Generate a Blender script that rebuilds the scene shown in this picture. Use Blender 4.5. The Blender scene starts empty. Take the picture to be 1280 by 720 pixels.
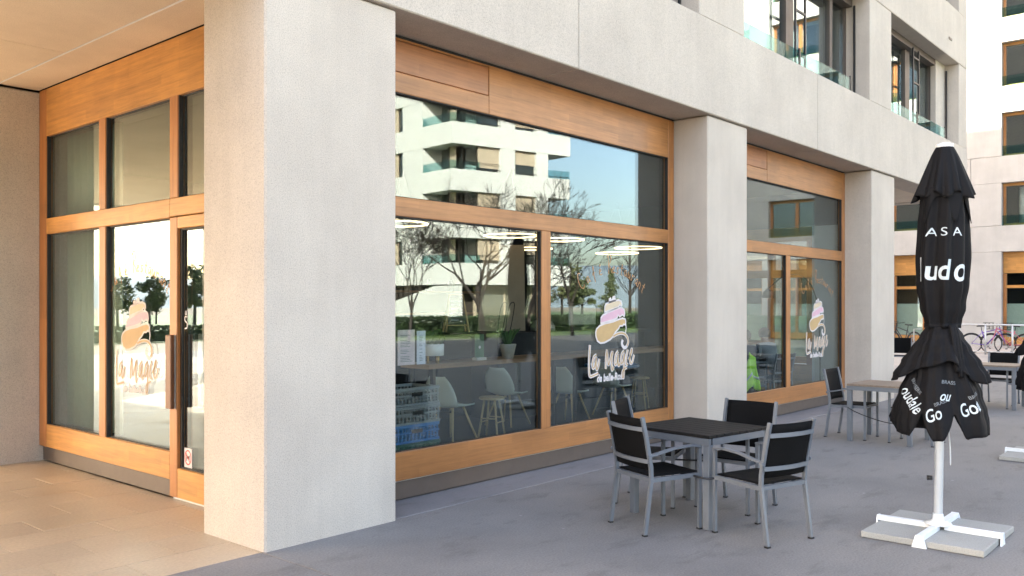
import bpy, bmesh, math, random
from mathutils import Vector, Matrix
random.seed(7)
R = math.radians
scene = bpy.context.scene
col = scene.collection

# ------------------------------------------------------------------ camera
TH = R(41.093)
cam_d = bpy.data.cameras.new('camera')
cam = bpy.data.objects.new('camera', cam_d); col.objects.link(cam)
cam.location = (0, 0, 1.70)
fwd = Vector((math.cos(TH), math.sin(TH), 0))
cam.rotation_euler = fwd.to_track_quat('-Z', 'Y').to_euler()
cam_d.sensor_width = 36.0
cam_d.lens = 1093.1 / 1280 * 36
cam_d.shift_y = (381.07 - 360) / 1280
cam_d.clip_end = 3000
cam_d.clip_start = 0.05
scene.camera = cam

# ------------------------------------------------------------------ sky, sun, exposure
SUN_EL = R(30)
SUN_DIR = Vector((-0.8 * math.cos(SUN_EL), 0.6 * math.cos(SUN_EL), math.sin(SUN_EL)))
world = bpy.data.worlds.new('World'); scene.world = world; world.use_nodes = True
wn = world.node_tree.nodes; wl = world.node_tree.links
bg = wn['Background']
sky = wn.new('ShaderNodeTexSky'); sky.sky_type = 'NISHITA'; sky.sun_disc = False
sky.sun_elevation = SUN_EL
sky.sun_rotation = math.atan2(SUN_DIR.x, SUN_DIR.y)
sky.air_density = 1.0; sky.dust_density = 3.0; sky.ozone_density = 0.5
wl.new(sky.outputs[0], bg.inputs[0]); bg.inputs[1].default_value = 0.13
sun_d = bpy.data.lights.new('sun', 'SUN'); sun_d.energy = 5.0; sun_d.angle = R(0.5); sun_d.color = (1.0, 0.94, 0.85)
sun = bpy.data.objects.new('sun', sun_d); col.objects.link(sun)
sun.rotation_euler = SUN_DIR.to_track_quat('Z', 'Y').to_euler(); sun.location = (-20, 40, 40)
vs = scene.view_settings
scene.display_settings.display_device = 'sRGB'
vs.view_transform = 'Standard'; vs.look = 'None'; vs.gamma = 1.0; vs.use_curve_mapping = False
vs.exposure = 2.95
vs.use_white_balance = True; vs.white_balance_temperature = 7300; vs.white_balance_tint = 12     # camera balanced for open shade
scene.render.engine = 'CYCLES'
cy = scene.cycles
cy.use_denoising = True
cy.max_bounces = 10; cy.diffuse_bounces = 5; cy.glossy_bounces = 4; cy.transmission_bounces = 4
cy.transparent_max_bounces = 20
cy.caustics_reflective = False; cy.caustics_refractive = False
cy.sample_clamp_indirect = 8

# ------------------------------------------------------------------ materials
def nt(name):
    m = bpy.data.materials.new(name); m.use_nodes = True
    n = m.node_tree.nodes; l = m.node_tree.links
    return m, n, l, n['Principled BSDF']
def ramp(n, stops):
    r = n.new('ShaderNodeValToRGB'); e = r.color_ramp.elements
    while len(e) < len(stops): e.new(0.5)
    for i, (p, c) in enumerate(stops):
        e[i].position = p; e[i].color = (*c, 1)
    return r
def coords(n, l, scale=(1, 1, 1), local=False):
    if local:
        t = n.new('ShaderNodeTexCoord'); o = t.outputs['Object']
    else:
        t = n.new('ShaderNodeNewGeometry'); o = t.outputs['Position']
    mp = n.new('ShaderNodeMapping'); mp.inputs['Scale'].default_value = scale
    l.new(o, mp.inputs['Vector']); return mp.outputs[0]
def noise(n, l, v, scale, detail=4, rough=.55):
    t = n.new('ShaderNodeTexNoise'); t.inputs['Scale'].default_value = scale
    t.inputs['Detail'].default_value = detail; t.inputs['Roughness'].default_value = rough
    l.new(v, t.inputs['Vector']); return t.outputs['Fac']
def mixc(n, l, fac, a, b, mode='MIX'):
    m = n.new('ShaderNodeMix'); m.data_type = 'RGBA'; m.blend_type = mode
    if isinstance(fac, float): m.inputs[0].default_value = fac
    else: l.new(fac, m.inputs[0])
    for s, v in ((6, a), (7, b)):
        if isinstance(v, tuple): m.inputs[s].default_value = (*v, 1)
        else: l.new(v, m.inputs[s])
    return m.outputs[2]
def bump(n, l, p, h, strength, dist):
    b = n.new('ShaderNodeBump'); b.inputs['Strength'].default_value = strength; b.inputs['Distance'].default_value = dist
    l.new(h, b.inputs['Height']); l.new(b.outputs[0], p.inputs['Normal'])
def plain(name, c, rough=.5, metal=0.0, var=.12, scale=9.0, spec=.5, local=True):
    m, n, l, p = nt(name)
    f = noise(n, l, coords(n, l, local=local), scale, 5)
    a = tuple(x * (1 - var) for x in c); b = tuple(min(1, x * (1 + var)) for x in c)
    r = ramp(n, [(.3, a), (.7, b)]); l.new(f, r.inputs[0]); l.new(r.outputs[0], p.inputs['Base Color'])
    p.inputs['Roughness'].default_value = rough; p.inputs['Metallic'].default_value = metal
    p.inputs['Specular IOR Level'].default_value = spec
    return m
def concrete(name, c, speck=.35, streak=.06):
    m, n, l, p = nt(name)
    v = coords(n, l)
    fine = noise(n, l, v, 120, 3, .75)
    dk = tuple(x * (1 - speck) for x in c); lt = tuple(min(1, x * (1 + speck * .45)) for x in c)
    r1 = ramp(n, [(.33, dk), (.47, c), (.62, lt)]); l.new(fine, r1.inputs[0])
    big = noise(n, l, v, 1.3, 5, .6)
    r2 = ramp(n, [(.3, (.86, .855, .85)), (.68, (1.0, 1.0, .99))]); l.new(big, r2.inputs[0])
    st = noise(n, l, coords(n, l, (3.0, 3.0, .25)), 3, 5, .6)
    r3 = ramp(n, [(.3, (1 - streak, 1 - streak, 1 - streak)), (.65, (1, 1, 1))]); l.new(st, r3.inputs[0])
    c1 = mixc(n, l, 1.0, r1.outputs[0], r2.outputs[0], 'MULTIPLY')
    c2 = mixc(n, l, 1.0, c1, r3.outputs[0], 'MULTIPLY')
    l.new(c2, p.inputs['Base Color']); p.inputs['Roughness'].default_value = .85
    p.inputs['Specular IOR Level'].default_value = .25
    bump(n, l, p, fine, .5, .004)
    return m
def wood(name, axis, c=(.46, .225, .085), rough=.38):
    m, n, l, p = nt(name)
    sc = {'X': (.35, 7, 7), 'Y': (7, .35, 7), 'Z': (7, 7, .35)}[axis]
    v = coords(n, l, sc)
    g = noise(n, l, v, 6, 8, .65)
    a = tuple(x * .72 for x in c); b = tuple(min(1, x * 1.22) for x in c)
    r = ramp(n, [(.28, a), (.5, c), (.75, b)]); l.new(g, r.inputs[0])
    # glued lamellae: short boards with their own tone
    bt = n.new('ShaderNodeTexBrick')
    s2 = {'X': (1, 0, 0), 'Y': (0, 1, 0), 'Z': (0, 0, 1)}[axis]
    sep = n.new('ShaderNodeSeparateXYZ'); l.new(coords(n, l), sep.inputs[0])
    cmb = n.new('ShaderNodeCombineXYZ')
    k = {'X': ('X', 'Z'), 'Y': ('Y', 'Z'), 'Z': ('Z', 'X')}[axis]
    l.new(sep.outputs[k[0]], cmb.inputs[0]); l.new(sep.outputs[k[1]], cmb.inputs[1]); l.new(cmb.outputs[0], bt.inputs['Vector'])
    bt.inputs['Scale'].default_value = 1.0; bt.inputs['Brick Width'].default_value = .62; bt.inputs['Row Height'].default_value = .085
    bt.inputs['Mortar Size'].default_value = 0.0; bt.inputs['Color1'].default_value = (.86, .84, .83, 1); bt.inputs['Color2'].default_value = (1.06, 1.04, 1.01, 1)
    c1 = mixc(n, l, 1.0, r.outputs[0], bt.outputs['Color'], 'MULTIPLY')
    w = noise(n, l, coords(n, l), 2.2, 5, .6)
    r2 = ramp(n, [(.3, (.82, .80, .78)), (.65, (1, 1, 1))]); l.new(w, r2.inputs[0])
    c2 = mixc(n, l, 1.0, c1, r2.outputs[0], 'MULTIPLY')
    l.new(c2, p.inputs['Base Color']); p.inputs['Roughness'].default_value = rough
    bump(n, l, p, g, .15, .002)
    return m
def glass(name, a=.075, b=.45, tint=(.84, .88, .87)):
    m, n, l, p = nt(name); n.remove(p)
    out = n['Material Output']
    lw = n.new('ShaderNodeLayerWeight'); lw.inputs[0].default_value = .5
    pw = n.new('ShaderNodeMath'); pw.operation = 'POWER'; l.new(lw.outputs['Facing'], pw.inputs[0]); pw.inputs[1].default_value = 3
    ma = n.new('ShaderNodeMath'); ma.operation = 'MULTIPLY_ADD'; ma.use_clamp = True
    l.new(pw.outputs[0], ma.inputs[0]); ma.inputs[1].default_value = b; ma.inputs[2].default_value = a
    tr = n.new('ShaderNodeBsdfTransparent'); tr.inputs[0].default_value = (*tint, 1)
    gl = n.new('ShaderNodeBsdfGlossy'); gl.inputs['Roughness'].default_value = 0.0; gl.inputs[0].default_value = (.80, .94, 1.0, 1)
    # float glass is never dead flat
    nz = noise(n, l, coords(n, l), .9, 1, .4)
    bp = n.new('ShaderNodeBump'); bp.inputs['Strength'].default_value = .035; bp.inputs['Distance'].default_value = .02
    l.new(nz, bp.inputs['Height']); l.new(bp.outputs[0], gl.inputs['Normal'])
    mx = n.new('ShaderNodeMixShader'); l.new(ma.outputs[0], mx.inputs[0]); l.new(tr.outputs[0], mx.inputs[1]); l.new(gl.outputs[0], mx.inputs[2])
    l.new(mx.outputs[0], out.inputs[0])
    return m
def emit(name, c, s):
    m, n, l, p = nt(name)
    p.inputs['Base Color'].default_value = (*c, 1); p.inputs['Emission Color'].default_value = (*c, 1); p.inputs['Emission Strength'].default_value = s
    return m
def ground_mat(name, c, fine=60, var=.18, rough=.8, spots=True, bumpd=.002, spec=.35):
    m, n, l, p = nt(name)
    v = coords(n, l)
    f = noise(n, l, v, fine, 4, .7)
    a = tuple(x * (1 - var) for x in c); b = tuple(min(1, x * (1 + var)) for x in c)
    r = ramp(n, [(.3, a), (.7, b)]); l.new(f, r.inputs[0])
    big = noise(n, l, v, .55, 6, .62)
    r2 = ramp(n, [(.3, (.70, .70, .72)), (.5, (.94, .94, .94)), (.7, (1.14, 1.11, 1.08))]); l.new(big, r2.inputs[0])
    c1 = mixc(n, l, 1.0, r.outputs[0], r2.outputs[0], 'MULTIPLY')
    if spots:
        vo = n.new('ShaderNodeTexVoronoi'); vo.inputs['Scale'].default_value = 2.6; l.new(v, vo.inputs['Vector'])
        r3 = ramp(n, [(.02, (1, 1, 1)), (.045, (0, 0, 0))]); l.new(vo.outputs['Distance'], r3.inputs[0])
        ms = noise(n, l, v, .9, 2); r4 = ramp(n, [(.50, (0, 0, 0)), (.56, (1, 1, 1))]); l.new(ms, r4.inputs[0])
        mk = mixc(n, l, 1.0, r3.outputs[0], r4.outputs[0], 'MULTIPLY')
        c1 = mixc(n, l, mk, c1, (.34, .33, .33))
        v2 = n.new('ShaderNodeTexVoronoi'); v2.inputs['Scale'].default_value = 7.5; l.new(v, v2.inputs['Vector'])
        r6 = ramp(n, [(.03, (1, 1, 1)), (.06, (0, 0, 0))]); l.new(v2.outputs['Distance'], r6.inputs[0])
        mk2 = mixc(n, l, 1.0, r6.outputs[0], v2.outputs['Color'], 'MULTIPLY')
        c1 = mixc(n, l, mk2, c1, (.07, .065, .06))
        st = noise(n, l, coords(n, l, (1, 2.3, 1)), 1.7, 5, .7); r5 = ramp(n, [(.54, (1, 1, 1)), (.70, (.74, .73, .73))]); l.new(st, r5.inputs[0])
        c1 = mixc(n, l, 1.0, c1, r5.outputs[0], 'MULTIPLY')
    l.new(c1, p.inputs['Base Color']); p.inputs['Specular IOR Level'].default_value = spec
    rr = n.new('ShaderNodeMapRange'); rr.inputs[3].default_value = rough - .12; rr.inputs[4].default_value = min(1, rough + .08)
    l.new(big, rr.inputs[0]); l.new(rr.outputs[0], p.inputs['Roughness'])
    bump(n, l, p, f, .6, bumpd)
    return m
def paver_mat(name):
    m, n, l, p = nt(name)
    v = coords(n, l)
    f = noise(n, l, v, 45, 4, .7)
    r = ramp(n, [(.3, (.42, .335, .24)), (.7, (.56, .46, .345))]); l.new(f, r.inputs[0])
    oi = n.new('ShaderNodeObjectInfo'); r2 = ramp(n, [(0, (.95, .95, .95)), (1, (1.03, 1.02, 1.0))]); l.new(oi.outputs['Random'], r2.inputs[0])
    c1 = mixc(n, l, 1.0, r.outputs[0], r2.outputs[0], 'MULTIPLY')
    big = noise(n, l, v, 1.6, 5, .6); r3 = ramp(n, [(.3, (.82, .80, .78)), (.65, (1, 1, 1))]); l.new(big, r3.inputs[0])
    c2 = mixc(n, l, 1.0, c1, r3.outputs[0], 'MULTIPLY')
    l.new(c2, p.inputs['Base Color'])
    rr = n.new('ShaderNodeMapRange'); rr.inputs[3].default_value = .26; rr.inputs[4].default_value = .50
    l.new(big, rr.inputs[0]); l.new(rr.outputs[0], p.inputs['Roughness'])
    bump(n, l, p, f, .3, .002)
    return m
def leaf_mat(name, c1, c2):
    m, n, l, p = nt(name)
    f = noise(n, l, coords(n, l), 1.3, 4, .7); g = noise(n, l, coords(n, l), 9, 2)
    r = ramp(n, [(.35, c1), (.65, c2)]); l.new(f, r.inputs[0])
    r2 = ramp(n, [(.3, (.75, .75, .75)), (.7, (1.15, 1.15, 1.1))]); l.new(g, r2.inputs[0])
    l.new(mixc(n, l, 1.0, r.outputs[0], r2.outputs[0], 'MULTIPLY'), p.inputs['Base Color']); p.inputs['Roughness'].default_value = .6
    return m
def fabric(name, c, scale=700, rough=.8, spec=.3):
    m, n, l, p = nt(name)
    f = noise(n, l, coords(n, l, local=True), scale, 2); big = noise(n, l, coords(n, l, local=True), 4, 4)
    a = tuple(x * .7 for x in c); b = tuple(min(1, x * 1.3) for x in c)
    r = ramp(n, [(.35, a), (.65, b)]); l.new(f, r.inputs[0])
    r2 = ramp(n, [(.3, (.8, .8, .8)), (.7, (1.1, 1.1, 1.1))]); l.new(big, r2.inputs[0])
    l.new(mixc(n, l, 1.0, r.outputs[0], r2.outputs[0], 'MULTIPLY'), p.inputs['Base Color'])
    p.inputs['Roughness'].default_value = rough; p.inputs['Specular IOR Level'].default_value = spec
    bump(n, l, p, f, .3, .001)
    return m

CONC = concrete('sandblasted_concrete', (.55, .495, .44), .29)
CONC_B = concrete('pale_concrete', (.47, .455, .44), .12, .05)
SOFFIT = concrete('soffit_concrete', (.72, .635, .53), .2, .02)
WHITEWALL = plain('white_render', (.60, .60, .585), .8, var=.05, scale=2, local=False)
WX, WY, WZ = wood('oak_grain_x', 'X', (.40, .172, .058)), wood('oak_grain_y_warmlit', 'Y', (.52, .255, .075)), wood('oak_grain_z', 'Z', (.43, .18, .060))  # y-grain oak made golden: warm bounce light put into its colour
PANELW = wood('oak_panel_x', 'X', (.36, .14, .052))
DARKWOOD = wood('dark_handle_wood', 'Z', (.16, .062, .025))
COUNTERW = wood('counter_board', 'X', (.30, .165, .09), .45)
PALEW = plain('pale_beech', (.58, .41, .21), .5, var=.15, scale=20)
BRONZE = plain('bronze_metal', (.115, .092, .08), .5, .3, .08, local=False)
BLACKM = plain('black_metal', (.02, .02, .022), .45, .3)
GASKET = plain('gasket_rubber', (.012, .011, .011), .6)
ALU = plain('powder_coated_aluminium', (.155, .175, .205), .42, .35, .06)
STEEL = plain('galvanised_steel', (.55, .56, .57), .4, .7, .08)
WHITEP = plain('white_paint', (.72, .76, .80), .35, 0, .04)
BLACKFAB = fabric('black_mesh_fabric', (.005, .005, .0055), 500, .8, .12)
CANVAS = fabric('black_canvas', (.005, .005, .0065), 350, .75, .20)
COMPOSITE = plain('dark_composite_board', (.012, .011, .011), .6, 0, .3, 30, .18)
TANBOARD = plain('weathered_board', (.21, .155, .115), .6, 0, .2, 25)
CABLE = plain('black_cable', (.012, .012, .014), .5)
SLABM = concrete('cast_slab', (.36, .36, .345), .15, .02)
GLASS = glass('window_glass')
GLASS_U = glass('upper_window_glass', .15, .5)
GLASS_L = glass('entrance_glass', .12, .6)
BALGLASS = glass('balustrade_glass', .012, .15, (.60, .78, .78))
ASPHALT = ground_mat('grey_plaza_surface', (.205, .196, .192), 70, .24, .72)
STRIP = ground_mat('trowelled_concrete', (.215, .208, .215), 50, .10, .7)
LIGHTPAVE = ground_mat('light_paving_surface', (.42, .37, .33), 40, .1, .8, spots=False)
PAVER_FAR = ground_mat('far_stone_paving', (.50, .44, .36), 40, .12, .75, spots=False)
SOIL = ground_mat('earth_ground', (.26, .21, .16), 6, .2, .9, spots=False, bumpd=.02)
LAWN = leaf_mat('lawn_green', (.075, .12, .03), (.13, .19, .045))
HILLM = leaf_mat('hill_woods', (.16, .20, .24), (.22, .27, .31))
PAVER = paver_mat('beige_stone_paver')
JOINT = plain('joint_sand', (.11, .09, .07), .9, local=False)
def vinyl(name, c, see):
    m, n, l, p = nt(name); out = n['Material Output']
    f = noise(n, l, coords(n, l), 14, 4); r = ramp(n, [(.3, tuple(x*.94 for x in c)), (.7, tuple(x*1.05 for x in c))]); l.new(f, r.inputs[0]); l.new(r.outputs[0], p.inputs['Base Color'])
    p.inputs['Roughness'].default_value = .45
    t = n.new('ShaderNodeBsdfTransparent'); mx = n.new('ShaderNodeMixShader'); mx.inputs[0].default_value = see
    l.new(p.outputs[0], mx.inputs[1]); l.new(t.outputs[0], mx.inputs[2]); l.new(mx.outputs[0], out.inputs[0]); return m
def vinyl_set(tag_, see):
    return {k: vinyl(nm + tag_, c, see) for k, nm, c in (('W', 'white_vinyl', (.68, .64, .65)), ('T', 'tan_vinyl', (.54, .36, .17)), ('P', 'pink_vinyl', (.70, .43, .53)), ('C', 'cream_vinyl', (.64, .53, .38)), ('O', 'orange_vinyl', (.50, .25, .11)))}
VIN = vinyl_set('', .08); VIN_VEILED = vinyl_set('_veiled', .45)  # entrance set made see-through to imitate reflections veiling the lettering
DECAL_W = VIN['W']
PRINT_W = plain('white_print', (.50, .57, .62), .6, var=.08, scale=30)
PRINT_G = plain('grey_print', (.13, .15, .17), .6, var=.1, scale=30)
RED = plain('red_print', (.55, .06, .06), .5, var=.05)
RING = emit('ring_lamp_light', (1.0, .74, .44), .75)
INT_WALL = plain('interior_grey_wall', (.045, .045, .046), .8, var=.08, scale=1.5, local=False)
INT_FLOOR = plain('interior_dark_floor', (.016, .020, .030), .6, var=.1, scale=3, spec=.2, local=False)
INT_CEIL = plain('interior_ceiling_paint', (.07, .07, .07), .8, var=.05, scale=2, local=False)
BEIGE = plain('beige_panel_paper', (.42, .33, .25), .8, var=.08, scale=3)
SHELLW = plain('mint_white_shell', (.72, .80, .77), .35, var=.03)
CURTAIN = fabric('pale_curtain', (.48, .50, .50), 60, .9)
FROST = plain('frosted_film', (.42, .52, .46), .5, var=.05)
FILM, _n, _l, _p = nt('translucent_film')
_t = _n.new('ShaderNodeBsdfTranslucent'); _t.inputs[0].default_value = (.72, .84, .74, 1); _d = _n.new('ShaderNodeBsdfDiffuse'); _d.inputs[0].default_value = (.5, .58, .52, 1)
_f = noise(_n, _l, coords(_n, _l), 3, 3); _mr = _n.new('ShaderNodeMapRange'); _mr.inputs[3].default_value = .15; _mr.inputs[4].default_value = .3; _l.new(_f, _mr.inputs[0])
_m = _n.new('ShaderNodeMixShader'); _l.new(_mr.outputs[0], _m.inputs[0]); _l.new(_t.outputs[0], _m.inputs[1]); _l.new(_d.outputs[0], _m.inputs[2]); _l.new(_m.outputs[0], _n['Material Output'].inputs[0])
PLANT = leaf_mat('plant_leaves', (.025, .07, .02), (.06, .14, .035))
EVERG = leaf_mat('evergreen_leaves', (.05, .07, .032), (.12, .14, .06))
OLIVE = leaf_mat('olive_leaves', (.06, .075, .03), (.13, .13, .055))
HEDGEM = leaf_mat('hedge_leaves', (.025, .05, .018), (.06, .10, .035))
BARK = plain('brown_bark', (.042, .032, .027), .9, var=.3, scale=14)
PALEBARK = plain('plane_bark', (.20, .165, .125), .9, var=.4, scale=6)
BEIGESH = plain('beige_shutter', (.46, .37, .28), .7, var=.08, scale=3, local=False)
SLATD = plain('dark_slat', (.05, .038, .030), .7, var=.2, local=False)
DARKINT = plain('dark_room', (.022, .024, .03), .9, local=False)

# ------------------------------------------------------------------ mesh builder
class MB:
    def __init__(s): s.bm = bmesh.new()
    def _new(s, vs, fs):
        v = [s.bm.verts.new(p) for p in vs]
        out = []
        for f in fs:
            try: out.append(s.bm.faces.new([v[i] for i in f]))
            except ValueError: pass
        return v, out
    def box(s, a, b, bev=0.0, M=None):
        x0, y0, z0 = [min(p, q) for p, q in zip(a, b)]; x1, y1, z1 = [max(p, q) for p, q in zip(a, b)]
        if bev <= 0:
            vs_ = [(x0,y0,z0),(x1,y0,z0),(x1,y1,z0),(x0,y1,z0),(x0,y0,z1),(x1,y0,z1),(x1,y1,z1),(x0,y1,z1)]
            fs = [(0,3,2,1),(4,5,6,7),(0,1,5,4),(1,2,6,5),(2,3,7,6),(3,0,4,7)]
        else:
            e = min(bev, (x1-x0)*.49, (y1-y0)*.49, (z1-z0)*.49)
            vs_ = []; idx = {}
            X = (x0, x1); Y = (y0, y1); Z = (z0, z1)
            for i in (0, 1):
                for j in (0, 1):
                    for k in (0, 1):
                        sx, sy, sz = (e if i == 0 else -e), (e if j == 0 else -e), (e if k == 0 else -e)
                        for ax in range(3):
                            p = [X[i], Y[j], Z[k]]
                            if ax != 0: p[0] += sx
                            if ax != 1: p[1] += sy
                            if ax != 2: p[2] += sz
                            idx[(i, j, k, ax)] = len(vs_); vs_.append(tuple(p))
            fs = []
            def q(*k): fs.append(tuple(idx[t] for t in k))
            for ax, (u, w) in ((0, (1, 2)), (1, (0, 2)), (2, (0, 1))):
                for sd in (0, 1):
                    cs = []
                    for a_, b_ in ((0, 0), (1, 0), (1, 1), (0, 1)):
                        t = [0, 0, 0]; t[ax] = sd; t[u] = a_; t[w] = b_; cs.append((*t, ax))
                    q(*cs)
            for ax, (u, w) in ((0, (1, 2)), (1, (0, 2)), (2, (0, 1))):
                for a_ in (0, 1):
                    for b_ in (0, 1):
                        t0 = [0, 0, 0]; t1 = [0, 0, 0]
                        t0[ax] = 0; t1[ax] = 1
                        for t in (t0, t1): t[u] = a_; t[w] = b_
                        q((*t0, u), (*t1, u), (*t1, w), (*t0, w))
            for i in (0, 1):
                for j in (0, 1):
                    for k in (0, 1): q((i, j, k, 0), (i, j, k, 1), (i, j, k, 2))
        if M is not None: vs_ = [tuple(M @ Vector(p)) for p in vs_]
        s._new(vs_, fs); return s
    def bar(s, pts, w, h, up=(0, 0, 1)):
        pts = [Vector(p) for p in pts]; up = Vector(up); rings = []
        for i, p in enumerate(pts):
            t = (pts[min(i + 1, len(pts) - 1)] - pts[max(i - 1, 0)]).normalized()
            sd = t.cross(up)
            if sd.length < 1e-4: sd = t.cross(Vector((0, 1, 0)))
            sd.normalize(); u = sd.cross(t).normalized()
            rings.append([p + sd * w / 2 + u * h / 2, p - sd * w / 2 + u * h / 2, p - sd * w / 2 - u * h / 2, p + sd * w / 2 - u * h / 2])
        vs_ = [q for r in rings for q in r]; fs = [(0, 1, 2, 3)]
        for i in range(len(rings) - 1):
            for k in range(4):
                a, b = i * 4 + k, i * 4 + (k + 1) % 4; fs.append((a, a + 4, b + 4, b))
        e = (len(rings) - 1) * 4; fs.append((e + 3, e + 2, e + 1, e)); s._new(vs_, fs); return s
    def tube(s, pts, r, n=8, cap=True, smooth=True):
        pts = [Vector(p) for p in pts]; rings = []
        prev = None
        for i, p in enumerate(pts):
            t = (pts[min(i + 1, len(pts) - 1)] - pts[max(i - 1, 0)])
            if t.length < 1e-9: t = Vector((0, 0, 1))
            t.normalize()
            if prev is None:
                a = Vector((0, 0, 1)) if abs(t.z) < .9 else Vector((1, 0, 0))
                sd = t.cross(a).normalized()
            else:
                sd = prev - t * prev.dot(t)
                sd = sd.normalized() if sd.length > 1e-5 else t.orthogonal().normalized()
            prev = sd; u = t.cross(sd)
            rr = r[i] if isinstance(r, (list, tuple)) else r
            rings.append([p + sd * math.cos(2*math.pi*k/n) * rr + u * math.sin(2*math.pi*k/n) * rr for k in range(n)])
        vs_ = [q for g in rings for q in g]; fs = []
        for i in range(len(rings) - 1):
            for k in range(n):
                a, b = i * n + k, i * n + (k + 1) % n; fs.append((a, b, b + n, a + n))
        if cap: fs.append(tuple(range(n - 1, -1, -1))); e = (len(rings) - 1) * n; fs.append(tuple(e + k for k in range(n)))
        _, f = s._new(vs_, fs)
        if smooth:
            for x in f:
                if len(x.verts) == 4: x.smooth = True
        return s
    def ring(s, c, rad, r, n=40, m=6, axis='Z', M=None):
        pts = []
        for i in range(n):
            for k in range(m):
                a = 2*math.pi*i/n; b = 2*math.pi*k/m
                rr = rad + r*math.cos(b); z = r*math.sin(b)
                p = {'Z': (rr*math.cos(a), rr*math.sin(a), z), 'Y': (rr*math.cos(a), z, rr*math.sin(a)), 'X': (z, rr*math.cos(a), rr*math.sin(a))}[axis]
                p = Vector(p) + Vector(c)
                pts.append(tuple(M @ p) if M else tuple(p))
        fs = []
        for i in range(n):
            for k in range(m):
                fs.append((i*m+k, ((i+1) % n)*m+k, ((i+1) % n)*m+(k+1) % m, i*m+(k+1) % m))
        _, f = s._new(pts, fs)
        for x in f: x.smooth = True
        return s
    def lathe(s, prof, n=20, c=(0, 0, 0), smooth=True):
        vs_ = []; fs = []
        for r, z in prof:
            for k in range(n):
                a = 2*math.pi*k/n; vs_.append((c[0]+r*math.cos(a), c[1]+r*math.sin(a), c[2]+z))
        for i in range(len(prof) - 1):
            for k in range(n): fs.append((i*n+k, i*n+(k+1) % n, (i+1)*n+(k+1) % n, (i+1)*n+k))
        fs.append(tuple(range(n - 1, -1, -1))); e = (len(prof)-1)*n; fs.append(tuple(e+k for k in range(n)))
        _, f = s._new(vs_, fs)
        if smooth:
            for x in f:
                if len(x.verts) == 4: x.smooth = True
        return s
    def plate(s, pts, off):
        """polygon pts (3-D, planar) thickened by the vector off"""
        n = len(pts); off = Vector(off)
        a = [Vector(p) for p in pts]; vs_ = a + [p + off for p in a]
        fs = [tuple(range(n)), tuple(range(2*n - 1, n - 1, -1))] + [(i, i+n, (i+1) % n + n, (i+1) % n) for i in range(n)]
        s._new(vs_, fs); return s
    def surf(s, fn, nu, nv, closed=False, thick=0.0, smooth=True):
        vs_ = [tuple(fn(i, j)) for j in range(nv) for i in range(nu)]; fs = []
        for j in range(nv - 1):
            for i in range(nu if closed else nu - 1):
                fs.append((j*nu+i, j*nu+(i+1) % nu, (j+1)*nu+(i+1) % nu, (j+1)*nu+i))
        v, f = s._new(vs_, fs)
        if smooth:
            for x in f: x.smooth = True
        return s
    def mesh(s, name):
        bmesh.ops.recalc_face_normals(s.bm, faces=s.bm.faces)
        me = bpy.data.meshes.new(name); s.bm.to_mesh(me); s.bm.free(); return me

WL = {}          # world location of unrotated roots and parts
def tag(o, label=None, cat=None, group=None, kind=None):
    if label: o['label'] = label
    if cat: o['category'] = cat
    if group: o['group'] = group
    if kind: o['kind'] = kind
    return o
def thing(name, loc, label, cat, group=None, rz=0.0):
    o = bpy.data.objects.new(name, None); col.objects.link(o); o.location = loc; o.rotation_euler = (0, 0, rz)
    o.empty_display_size = .2
    WL[o] = Vector(loc); return tag(o, label, cat, group)
def obj(name, mb, mat, parent=None, world=False, loc=None):
    """one mesh object; world=True: the mesh is in world coordinates and is moved under its (unrotated) parent"""
    me = mb.mesh(name) if isinstance(mb, MB) else mb
    o = bpy.data.objects.new(name, me); col.objects.link(o)
    if mat is not None and (not me.materials): me.materials.append(mat)
    base = Vector((0, 0, 0))
    if parent is not None:
        o.parent = parent; base = WL.get(parent, base)
    if world:
        o.location = -base; WL[o] = Vector((0, 0, 0))
    else:
        if loc is not None: o.location = loc
        WL[o] = base + Vector(loc or (0, 0, 0))
    return o
def bx(name, a, b, mat, parent=None, bev=0.0, world=True):
    return obj(name, MB().box(a, b, bev), mat, parent, world)
def copy_tree(o, parent=None):
    c = o.copy(); col.objects.link(c)
    if parent is not None: c.parent = parent
    for ch in list(o.children): copy_tree(ch, c)
    return c
def solid(o, t):
    m = o.modifiers.new('thickness', 'SOLIDIFY'); m.thickness = t; m.offset = 0; return o

# ------------------------------------------------------------------ text helpers
def text_mesh(body, size, shear=0.0, bold=0.0, extr=.0008, res=3):
    cu = bpy.data.curves.new('lettering', 'FONT'); cu.body = body; cu.size = size; cu.shear = shear
    cu.extrude = extr; cu.offset = bold; cu.align_x = 'CENTER'; cu.resolution_u = res
    o = bpy.data.objects.new('lettering', cu); col.objects.link(o)
    dg = bpy.context.evaluated_depsgraph_get(); dg.update()
    me = bpy.data.meshes.new_from_object(o.evaluated_get(dg)); bpy.data.objects.remove(o); bpy.data.curves.remove(cu)
    me.materials.clear(); return me
def map_mesh(me, fn):
    for v in me.vertices: v.co = fn(v.co.copy())
    me.update(); return me
def smooth_line(pts, it=2):
    p = [Vector(q) for q in pts]
    for _ in range(it):
        q = [p[0]]
        for a, b in zip(p, p[1:]): q += [a*.75+b*.25, a*.25+b*.75]
        q.append(p[-1]); p = q
    return p
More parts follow.
